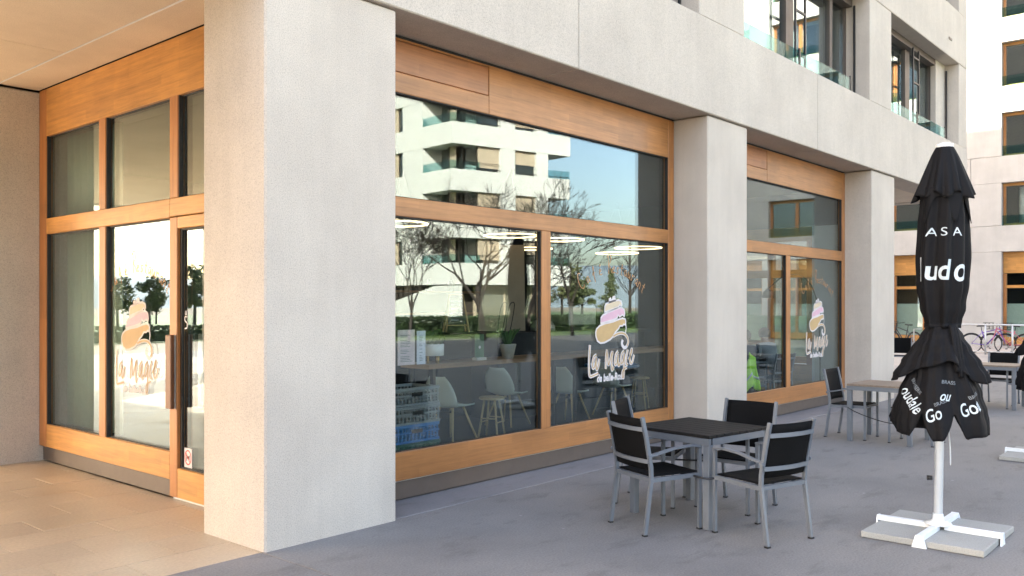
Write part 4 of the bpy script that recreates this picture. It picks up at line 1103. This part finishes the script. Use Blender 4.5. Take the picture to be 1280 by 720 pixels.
# ------------------------------------------------------------------ bicycles and rack
def bicycle(loc, rz, frame_c, label):
    fm = plain('bike_frame_paint', frame_c, .3, .1, .05)
    T = thing('bicycle', loc, label, 'bicycle', 'bicycles parked before the apartment block', rz)
    for x in (-.52, .52):
        w = obj('wheel', MB().ring((0, 0, 0), .325, .018, 28, 6, 'Y'), BLACKM, T, loc=(x, 0, .343))
        sp = MB()
        for k in range(12):
            a = math.pi*k/6; sp.tube([(0, 0, 0), (.31*math.cos(a), 0, .31*math.sin(a))], .003, 3)
        obj('spoke', sp, STEEL, w)
        obj('mudguard', MB().bar([(.355*math.cos(R(b)), 0, .355*math.sin(R(b))) for b in range(20, 165, 16)], .045, .006, (0, 1, 0)), BLACKM, w)
    f = MB(); bb = (-.06, 0, .30); hd = (.36, 0, .80); stp = (-.20, 0, .80)
    f.tube([bb, hd], .021, 8); f.tube([bb, stp], .018, 8); f.tube([(-.175, 0, .72), (.345, 0, .87)], .018, 8)
    for s in (-.05, .05): f.tube([(-.52, s, .343), (-.06, s*.5, .30)], .010, 6); f.tube([(-.52, s, .343), (-.185, s*.4, .74)], .009, 6); f.tube([(.52, s, .343), (.40, s*.8, .72)], .012, 6)
    f.tube([(.40, 0, .70), (.345, 0, .92)], .019, 8)
    obj('frame', f, fm, T)
    h = MB(); h.tube([(.345, 0, .92), (.33, 0, 1.0)], .013, 6); h.tube([(.25, -.30, 1.03), (.34, -.14, 1.01), (.34, .14, 1.01), (.25, .30, 1.03)], .012, 6); obj('handlebar', h, BLACKM, T)
    s = MB(); s.tube([(-.20, 0, .80), (-.22, 0, .93)], .013, 6); s.plate([(-.36, -.08, .93), (-.36, .08, .93), (-.16, .03, .94), (-.08, .015, .94), (-.08, -.015, .94), (-.16, -.03, .94)], (0, 0, .04)); obj('saddle', s, BLACKM, T)
    b = MB()
    for k in range(4): 
        z = .86 + k*.07; q = .02*k
        b.tube([(.44, -.14-q, z), (.70+q, -.14-q, z), (.70+q, .14+q, z), (.44, .14+q, z), (.44, -.14-q, z)], .008, 4)
    for px_, py_ in ((.46, -.15), (.58, -.15), (.70, -.15), (.70, 0), (.70, .15), (.58, .15), (.46, .15)): b.tube([(px_, py_, .85), (px_, py_, 1.08)], .007, 4)
    b.box((.45, -.14, .85), (.70, .14, .86)); obj('basket', b, BLACKM, T)
    cr_ = MB().ring((-.06, .03, .30), .085, .008, 18, 4, 'Y'); cr_.tube([(-.06, .05, .30), (.05, .06, .18)], .009, 5); cr_.box((.02, .05, .165), (.09, .13, .19)); obj('crank', cr_, BLACKM, T)
    return T
bicycle((34.4, 10.5, .0), R(62), (.03, .03, .035), 'black bicycle with front basket seen between the third pillar and the parasol')
bicycle((34.0, 7.55, 0), R(-78), (.16, .08, .42), 'violet bicycle at the rack right of the parasol')
bicycle((34.1, 6.95, 0), R(100), (.60, .14, .20), 'pink bicycle with dark basket at the rack, at the right edge')
rk = thing('bicycle_rack', (33.2, 8, 0), 'galvanised bicycle rail with posts before the apartment block', 'rack')
r = MB(); r.tube([(33.2, 9.1, 1.02), (33.2, 5.0, 1.02)], .028, 8); r.tube([(33.2, 9.1, .10), (33.2, 5.0, .10)], .02, 6); obj('rail', r, STEEL, rk, True)
for k in range(6): obj('post', MB().tube([(33.2, 9.1 - k*.82, 0), (33.2, 9.1 - k*.82, 1.02)], .030, 8), STEEL, rk, True)
pk = thing('bicycle_stand', (32.6, 9.35, 0), 'slim galvanised stand beside the bicycle rail', 'stand')
r = MB(); r.tube([(32.6, 9.6, 0), (32.6, 9.6, .85), (32.6, 9.35, .85)], .02, 6); obj('hoop', r, STEEL, pk, True); r = MB().box((32.5, 9.1, 0), (32.7, 9.7, .02)); obj('foot_plate', r, STEEL, pk, True)

# ================================================================== CAFE INTERIOR
fl = .012
# window counter
ct = thing('window_counter', (6.6, 6.9, fl), 'long brown counter inside the corner window on thin black legs', 'counter')
obj('worktop', MB().box((6.54, 6.90, 1.00), (15.0, 7.36, 1.052), .004), COUNTERW, ct, True)
for xq in (6.62, 9.2, 11.8, 14.6):
    for yq in (6.94, 7.30): obj('leg', MB().box((xq, yq - .02, fl), (xq + .045, yq + .025, .998)), BLACKM, ct, True)
# back bar
bb_ = thing('back_bar', (9, 9.3, fl), 'dark serving bar deep inside the cafe', 'bar')
obj('bar_front', MB().box((9.0, 9.3, fl), (14.6, 9.4, 1.18)), DARKINT, bb_, True); obj('bar_top', MB().box((8.9, 9.2, 1.18), (14.7, 9.95, 1.23), .004), BLACKM, bb_, True); obj('bar_back', MB().box((9.05, 9.85, fl), (14.6, 9.9, 1.179)), DARKINT, bb_, True)
sh = thing('wall_shelf', (9, 13.2, 0), 'long dark shelf with jars on the rear cafe wall', 'shelf')
for zq in (1.5, 1.95): obj('board', MB().box((8.5, 13.1, zq), (14.5, 13.49, zq + .04)), COUNTERW, sh, True)
rnd = random.Random(12)
jm = MB().lathe([(.05, 0), (.055, .02), (.055, .16), (.03, .20), (.03, .24)], 10).mesh('jar')
jmats = [plain('jar_glaze', c, .3) for c in ((.35, .16, .08), (.5, .42, .3), (.08, .16, .10), (.3, .3, .32))]
for k in range(8):
    me = jm.copy(); me.materials.append(jmats[k % 4])
    o = obj('jar', me, None, None, loc=(8.9 + k*.62, 13.3, 1.54 + (.45 if k >= 4 else 0))); tag(o, ('rust brown', 'cream', 'dark green', 'grey')[k % 4] + ' jar on the ' + ('upper' if k >= 4 else 'lower') + ' board of the rear cafe wall shelf', 'jar', 'jars on the rear shelf')
# coffee machine on bar
cm = thing('coffee_machine', (12.6, 9.55, 1.23), 'steel coffee machine on the dark serving bar', 'coffee machine')
obj('body', MB().box((-.4, -.25, .10), (.4, .25, .45), .02), STEEL, cm); obj('drip_tray', MB().box((-.38, -.28, .0), (.38, .25, .095), .01), BLACKM, cm); obj('cup_rail', MB().box((-.38, -.2, .45), (.38, .2, .50)), BLACKM, cm)
dm = thing('cake_dome', (11.7, 9.5, 1.23), 'dark domed cake cover on the serving bar', 'cake cover')
obj('dome', MB().lathe([(.22, .03), (.215, .10), (.16, .19), (.06, .23), (.005, .235)], 18), STEEL, dm); obj('stand', MB().lathe([(.10, 0), (.24, .02), (.24, .03)], 18), BLACKM, dm)
# beige panel with cutlery drawing
bpn = thing('beige_wall_panel', (10.2, 8.9, 1.2), 'tall beige panel with a line drawing of cutlery deep inside the corner window', 'panel')
def Tb(u, v, d): return (9.95 + u*.80 , 8.95 - u*.60 - d, v)
bpn.location = (0, 0, 0); WL[bpn] = Vector((0, 0, 0))
obj('panel_board', MB().plate([Tb(-.32, 1.30, 0), Tb(.42, 1.30, 0), Tb(.40, 2.62, 0), Tb(-.22, 2.62, 0)], (.04, .05, 0)), BEIGE, bpn)
mb = MB()
for q in (0, .12): ribbon(mb, smooth_line([(-.03 + q, 1.0), (.0 + q, 1.5), (.05 + q, 1.72), (.12 + q, 1.75), (.13 + q, 1.68), (.07 + q, 1.35), (.05 + q, 1.3)]), .012, Tb, .002)
obj('cutlery_drawing', mb, GASKET, bpn)
mb = MB(); mb.box((9.5, 8.55, fl), (10.6, 9.1, 1.28)); o = obj('panel_plinth', mb, DARKINT, bpn)
# ring lamps
for i, (x, y, rd) in enumerate(((9.71, 8.49, .40), (7.33, 8.33, .40), (10.82, 8.44, .38), (13.3, 8.6, .42), (12.2, 10.2, .40), (14.4, 9.8, .42))):
    T = thing('ring_lamp', (x, y, 2.72), ['lit ring lamp above the middle of the counter, left pane', 'lit ring lamp at the left edge of the corner window', 'lit ring lamp just right of the window mullion', 'lit ring lamp uppermost at the right of the right pane', 'lit ring lamp lowest in the middle of the right pane', 'lit ring lamp hanging deepest at the right of the cafe'][i], 'lamp', 'ring lamps in the cafe')
    obj('light_ring', MB().ring((0, 0, 0), rd, .010, 48, 6), RING, T)
    wr = MB()
    for k in range(3): a = k*2.094; wr.tube([(rd*math.cos(a), rd*math.sin(a), .015), (0, 0, .995)], .0025, 4)
    obj('wire', wr, BLACKM, T)
# shell chairs and stools
def shell_chair():
    T = thing('shell_chair', (0, 0, fl), 'x', 'chair', 'white shell chairs in the cafe')
    def shell(i, j):
        u = i/14; v = (j/10 - .5)*2
        if u < .5: t = u/.5; x = .24 - .44*t; z = .455 - .03*math.sin(t*math.pi*.8) + .02*(1-t)**3*-1
        else: t = (u - .5)/.5; x = -.20 - .06*t - .05*math.sin(t*math.pi/2); z = .447 + .37*t**.9
        wd = .235*(1 - .50*max(0, (u - .62)/.38)**2.2)*(1 - .25*max(0, (.12 - u)/.12)**2)
        lift = .05*v*v*(1 - abs(u - .45))
        return (x + .04*v*v*(1 if u > .5 else 0), v*wd, z + lift*(1 if u < .55 else .2))
    solid(obj('shell', MB().surf(shell, 15, 11), SHELLW, T), .012)
    for sx in (-1, 1):
        for sy in (-1, 1): obj('leg', MB().tube([(sx*.10 - .0, sy*.10, .43), (sx*.24, sy*.22, 0)], [.016, .011], 8), PALEW, T)
    b = MB(); b.bar([(-.12, -.12, .36), (.12, .12, .36)], .015, .02); b.bar([(-.12, .12, .36), (.12, -.12, .36)], .015, .02); obj('brace', b, BLACKM, T)
    return T
SCH = shell_chair(); first = True
for (x, y, a, lb) in ((7.67, 7.68, 5, 'white shell chair next to the stacked crates'), (9.25, 8.15, 8, 'white shell chair cut by the window mullion'), (9.98, 7.62, 5, 'white shell chair right of the window mullion'), (11.15, 7.66, 0, 'white shell chair behind the lettering of the right pane')):
    c = SCH if first else copy_tree(SCH); first = False
    c.location = (x, y, fl); c.rotation_euler = (0, 0, R(a)); c['label'] = lb
def stool():
    T = thing('wooden_stool', (0, 0, fl), 'x', 'stool', 'pale wooden stools in the cafe')
    obj('seat', MB().lathe([(.155, .485), (.165, .492), (.165, .512), (.15, .52)], 22), PALEW, T)
    for k in range(4):
        a = math.pi/4 + k*math.pi/2; obj('leg', MB().tube([(.10*math.cos(a), .10*math.sin(a), .488), (.185*math.cos(a), .185*math.sin(a), 0)], .014, 8), PALEW, T)
    for k in range(4):
        a = math.pi/4 + k*math.pi/2; b = a + math.pi/2; z = .20 + .05*(k % 2); rr = .155
        obj('rung', MB().tube([(rr*math.cos(a), rr*math.sin(a), z), (rr*math.cos(b), rr*math.sin(b), z)], .009, 6), PALEW, T)
    return T
SST = stool(); first = True
for (x, y, lb) in ((8.23, 7.52, 'pale wooden stool beside the first white shell chair'), (12.07, 7.78, 'pale wooden stool at the right end of the right pane')):
    c = SST if first else copy_tree(SST); first = False
    c.location = (x, y, fl); c.rotation_euler = (0, 0, R(20)); c['label'] = lb
bt_ = thing('blue_round_table', (11.6, 8.0, fl), 'round table with bright blue top behind the lettering of the right pane', 'table')
obj('tabletop', MB().lathe([(.42, .70), (.44, .71), (.44, .73), (.43, .74)], 30), plain('bright_blue_laminate', (.02, .22, .55), .3), bt_); obj('column', MB().tube([(0, 0, 0), (0, 0, .70)], .03, 10), BLACKM, bt_); obj('foot', MB().lathe([(.25, 0), (.25, .02), (.04, .04)], 20), BLACKM, bt_)
# crates
def crate(loc, mat, label):
    T = thing('plastic_crate', loc, label, 'crate', 'crates stacked inside the corner window')
    w, d, h = .60, .40, .176
    rim = MB()
    for zq, hh in ((h - .03, .028), (.0, .022), (h*.5, .012)):
        rim.box((0, 0, zq), (w, .018, zq + hh)); rim.box((0, d - .018, zq), (w, d, zq + hh)); rim.box((0, .018, zq), (.018, d - .018, zq + hh)); rim.box((w - .018, .018, zq), (w, d - .018, zq + hh))
    obj('rim', rim, mat, T)
    lat = MB()
    for k in range(13):
        x = .02 + k*(w - .04)/12; lat.box((x - .006, .003, .02), (x + .006, .013, h - .03)); lat.box((x - .006, d - .013, .02), (x + .006, d - .003, h - .03))
    for k in range(9):
        y = .03 + k*(d - .06)/8; lat.box((.003, y - .006, .02), (.013, y + .006, h - .03)); lat.box((w - .013, y - .006, .02), (w - .003, y + .006, h - .03))
    for k in range(4):
        z = .04 + k*.03; lat.box((.018, .004, z), (w - .018, .012, z + .006)); lat.box((w - .012, .018, z), (w - .004, d - .018, z + .006))
    obj('lattice', lat, mat, T); obj('bottom', MB().box((.019, .019, .004), (w - .019, d - .019, .014)), mat, T)
    obj('handle_grip', MB().box((w/2 - .07, -.004, h - .085), (w/2 + .07, .001, h - .05)), BLACKM, T)
    return T
cg = plain('grey_crate_plastic', (.20, .225, .24), .5); cb_ = plain('blue_crate_plastic', (.01, .16, .42), .45); cgr = plain('green_crate_plastic', (.012, .10, .075), .5)
for k, (m, lb) in enumerate(((BLACKM, 'black crate on the floor under the stack inside the window'), (cgr, 'dark green crate in the stack, below the bright blue one'), (cb_, 'bright blue crate in the stack, between green and grey'), (cg, 'grey lattice crate resting on the blue one'), (cg, 'grey lattice crate, topmost of the stack'))):
    crate((5.47 + .006*(k % 2), 6.25 - .008*(k % 2), fl + .006 + k*.1775), m, lb)
# things on the counter
pl = thing('white_planter', (6.72, 7.0, 1.052), 'white planter on gold legs with a small green plant, left on the counter', 'planter')
obj('pot', MB().lathe([(.085, .085), (.105, .09), (.108, .215), (.098, .215), (.096, .18)], 22), WHITEP, pl)
gd = plain('brass', (.6, .40, .14), .3, .9)
for k in range(3): a = k*2.094 + .4; obj('leg', MB().tube([(.07*math.cos(a), .07*math.sin(a), 0), (.07*math.cos(a), .07*math.sin(a), .09)], .013, 8), gd, pl)
lf = MB(); leaf_cards(lf, (0, 0, .30), (.12, .12, .10), 90, .035, random.Random(2)); obj('leaves', lf, PLANT, pl)
ap_ = thing('potted_aloe', (7.95, 7.0, 1.052), 'pale tapered pot with a spiky plant, right on the counter', 'potted plant')
obj('pot', MB().lathe([(.065, 0), (.10, .16), (.103, .175), (.09, .175), (.088, .15)], 20), plain('stoneware', (.5, .47, .43), .7), ap_)
lf = MB(); rnd = random.Random(3)
for k in range(15):
    a = k*2.4; L = rnd.uniform(.16, .26); o_ = rnd.uniform(.4, 1.1); p0 = Vector((.02*math.cos(a), .02*math.sin(a), .15)); p2 = p0 + Vector((math.cos(a)*L*o_*.7, math.sin(a)*L*o_*.7, L*(1.1 - .4*o_)))
    lf.bar([p0, p0.lerp(p2, .5) + Vector((0, 0, .03)), p2], .028, .008); 
obj('leaves', lf, PLANT, ap_)
sg = thing('green_table_sign', (7.50, 7.05, 1.052), 'upright dark green card in a clear holder on the counter', 'sign')
obj('card', MB().box((-.075, -.004, .03), (.075, .004, .30)), plain('green_card', (.02, .12, .055), .5), sg); obj('holder', MB().box((-.08, -.04, 0), (.08, .04, .03)), STEEL, sg); mb = MB(); mb.lathe([(.018, 0), (.018, .002)], 14)
me = map_mesh(mb.mesh('emblem'), lambda c: Vector((c.x, -.0045 - c.z, c.y + .15))); obj('emblem', me, DECAL_W, sg)
# menus on the pane, inside
def menu(x0, x1, z0, z1, mat, label):
    T = thing('menu_sheet', (x0, 5.76, z0), label, 'menu', 'menu sheets behind the corner pane')
    obj('sheet', MB().box((0, 0, 0), (x1 - x0, .003, z1 - z0)), mat, T)
    tx = MB(); rnd = random.Random(int(x0*100)); z = z1 - z0 - .05
    while z > .03:
        tx.box((.03, -.0012, z), (.03 + (x1 - x0 - .06)*rnd.uniform(.5, 1), -.0004, z + .005)); z -= .014 if rnd.random() > .2 else .03
    obj('printed_lines', tx, PRINT_G, T)
menu(4.85, 5.02, 1.16, 1.47, plain('menu_paper_pale', (.55, .56, .6), .7), 'menu sheet half hidden by the corner pillar')
menu(5.09, 5.29, 1.17, 1.48, plain('menu_paper_lilac', (.55, .44, .47), .7), 'wide lilac menu sheet, larger of the two full sheets')
menu(5.315, 5.42, 1.168, 1.468, plain('menu_paper_blue', (.50, .52, .62), .7), 'narrow pale blue menu sheet right of the lilac one')
# A-frame chalkboard on a side shelf
sb = thing('side_shelf', (9.3, 9.1, fl), 'black side shelf carrying the chalkboard behind the counter', 'shelf')
obj('shelf_board', MB().box((8.9, 8.95, 1.26), (9.48, 9.4, 1.30)), BLACKM, sb, True); obj('shelf_side', MB().box((8.9, 9.36, fl), (9.48, 9.4, 1.259)), DARKINT, sb, True)
ab = thing('chalkboard', (9.2, 9.12, 1.30), 'small chalkboard easel with pale wooden frame deep in the left pane', 'chalkboard', rz=R(-35))
cb2 = MB()
for s in (-1, 1): cb2.bar([(s*.17, -.12, 0), (s*.10, 0, .55)], .022, .02); cb2.bar([(s*.17, .14, 0), (s*.10, 0, .55)], .022, .02)
cb2.bar([(-.16, -.095, .10), (.16, -.095, .10)], .02, .02); cb2.bar([(-.1, 0, .55), (.1, 0, .55)], .02, .02); obj('frame', cb2, PALEW, ab)
obj('board', MB().plate([(-.14, -.094, .12), (.14, -.094, .12), (.10, -.012, .52), (-.10, -.012, .52)], (0, .012, .003)), plain('slate', (.05, .06, .065), .7), ab)
mb = MB()
for k in range(6): z = .17 + k*.055; y_ = -.094 + (z - .12)*.205 - .004; mb.box((-.09, y_ - .001, z), (.02 + .06*((k*7) % 3)/2, y_, z + .014))
obj('chalk_lines', mb, PRINT_W, ab)

# second bay: tables, chairs, people, vest
for (x, y, a, lb) in ((14.22, 6.48, 75, 'black chair under the guest in the pale shirt'), (13.08, 6.38, 40, 'black chair under the guest in the dark jumper'), (12.47, 6.57, 80, 'black chair carrying the bright vest inside the second window')):
    chair(x, y, a, lb, fl, 'black chairs inside the second window')
it = copy_tree(t1); it.location = (14.1, 7.35, fl); it.rotation_euler = (0, 0, 0); it['label'] = 'dark square table before the guests inside the second window'; it['group'] = 'tables inside the cafe'
def skin_mesh(name, verts, edges, radii, sub=2):
    me = bpy.data.meshes.new(name); me.from_pydata(verts, edges, []); o = bpy.data.objects.new(name, me); col.objects.link(o)
    sk = o.modifiers.new('skin', 'SKIN'); sk.use_smooth_shade = True
    for v, r_ in zip(me.skin_vertices[0].data, radii): v.radius = (r_, r_) if not isinstance(r_, tuple) else r_
    me.skin_vertices[0].data[0].use_root = True
    s = o.modifiers.new('sub', 'SUBSURF'); s.levels = sub; s.render_levels = sub
    dg = bpy.context.evaluated_depsgraph_get(); dg.update(); out = bpy.data.meshes.new_from_object(o.evaluated_get(dg)); bpy.data.objects.remove(o); out.name = name
    return out
SKIN = plain('skin_tone', (.50, .31, .22), .55, var=.05)
def person(loc, rz, shirt, hairc, label):
    T = thing('person', loc, label, 'person', None, rz)
    # seated, facing +x, leaning over the table
    V = [(0,0,.50), (.03,0,.66), (.07,0,.82), (.10,0,.96), (.13,0,1.04), (.15,0,1.10), (.17,0,1.18), (.165,0,1.24)]
    E = [(i, i+1) for i in range(7)]; Rd = [.13, .125, .135, .12, .055, .06, .085, .06]
    def add(p, r_, par): V.append(p); Rd.append(r_); E.append((par, len(V)-1)); return len(V)-1
    for s in (-1, 1):
        sh_ = add((.10, .16*s, .97), .058, 3); el = add((.16, .22*s, .74), .043, sh_); wr = add((.38, .13*s, .76), .030, el); pa = add((.45, .10*s, .76), .034, wr)
        for k in range(4): f1 = add((.49, (.075 + .018*k)*s, .765), .010, pa); add((.53 - .006*abs(k-1), (.07 + .018*k)*s, .752), .008, f1)
        th_ = add((.455, .06*s, .77), .010, pa); add((.49, .045*s, .765), .008, th_)
        hp = add((.06, .10*s, .49), .085, 0); kn = add((.44, .12*s, .47), .062, hp); an = add((.42, .12*s, .09), .042, kn); add((.54, .13*s, .05), .038, an)
    body_ = obj('body', skin_mesh('body', V, E, Rd), SKIN, T)
    face = MB(); face.tube([(.245, 0, 1.185), (.268, 0, 1.165)], [.010, .015], 6)
    for s in (-1, 1): face.lathe([(.004, 0), (.011, .012), (.004, .024)], 8, (.238, .032*s, 1.185)); face.lathe([(.006, 0), (.016, .02), (.008, .05)], 8, (.165, .088*s, 1.155))
    face.bar([(.243, -.02, 1.135), (.247, 0, 1.137), (.243, .02, 1.135)], .006, .008); obj('face', face, SKIN, T)
    V2 = [(0,0,.50), (.03,0,.66), (.07,0,.82), (.10,0,.97), (.125,0,1.02)]; E2 = [(0,1),(1,2),(2,3),(3,4)]; R2 = [.15, .143, .152, .135, .075]
    for s in (-1, 1):
        n0 = len(V2); V2 += [(.10, .165*s, .975), (.16, .22*s, .74), (.30, .17*s, .755)]; R2 += [.072, .056, .045]; E2 += [(3, n0), (n0, n0+1), (n0+1, n0+2)]
    obj('shirt', skin_mesh('shirt', V2, E2, R2), shirt, T)
    V3 = [(0,0,.50)]; E3 = []; R3 = [.155]
    for s in (-1, 1):
        n0 = len(V3); V3 += [(.08, .10*s, .49), (.44, .12*s, .47), (.42, .12*s, .12)]; R3 += [.098, .074, .058]; E3 += [(0, n0), (n0, n0+1), (n0+1, n0+2)]
    obj('trousers', skin_mesh('trousers', V3, E3, R3), plain('dark_denim', (.03, .035, .05), .8), T)
    rn = random.Random(5)
    def hair(i, j):
        a = 2*math.pi*i/24; v = j/9; el_ = R(88 - 118*v) if abs(math.atan2(math.sin(a), math.cos(a))) > 1.0 else R(88 - 62*v)
        rr = .104 + .006*math.sin(7*a + 3*v) + rn.uniform(-.002, .002)
        return (.155 + rr*math.cos(el_)*math.cos(a), rr*.95*math.cos(el_)*math.sin(a), 1.185 + rr*1.02*math.sin(el_))
    solid(obj('hair', MB().surf(hair, 24, 10, True), plain('dark_hair', hairc, .6, var=.3, scale=60), T), .012)
    return T
person((14.22, 6.50, fl), R(75), fabric('pale_shirt', (.40, .42, .45), 300), (.016, .012, .010), 'seated guest with short dark hair and pale shirt, bent over the table')
person((13.08, 6.40, fl), R(40), fabric('dark_jumper', (.05, .055, .07), 300), (.014, .011, .010), 'seated guest with dark jumper half hidden by the second pillar')
ve = thing('safety_vest', (12.42, 6.30, fl), 'bright yellow green safety vest hung over a chair inside the second window', 'vest', rz=R(80))
def vst(i, j):
    u = i/16; v = j/12; return (-.33 - .03*math.sin(u*9 + v*2) - .03*v, (-.13 + .26*u)*(.75 + .35*v) + .02*math.sin(v*5), .88 - .50*v + .07*math.sin(u*3.14) - .03*math.sin(u*7))
solid(obj('vest_cloth', MB().surf(vst, 17, 13), plain('fluorescent_cloth', (.42, .80, .03), .7, var=.1), ve), .008)
solid(obj('reflective_band', MB().surf(lambda i, j: tuple(Vector(vst(i, 7 + j*.9)) + Vector((-.008, 0, 0))), 17, 2), STEEL, ve), .004)
al = thing('arc_lamp', (15.1, 6.0, fl), 'thin black arc lamp inside the right pane of the second window', 'lamp')
obj('arc', MB().tube(smooth_line([(0, 0, .03), (.02, .02, 1.3), (-.05, .05, 1.9), (-.45, .12, 2.22), (-.95, .25, 2.2), (-1.35, .35, 1.95)], 3), .011, 7), BLACKM, al)
obj('shade', MB().lathe([(.11, 1.80), (.08, 1.90), (.03, 1.95)], 16, (-1.35, .35, 0)), BLACKM, al); obj('foot', MB().lathe([(.16, 0), (.16, .03), (.02, .045)], 18), BLACKM, al)
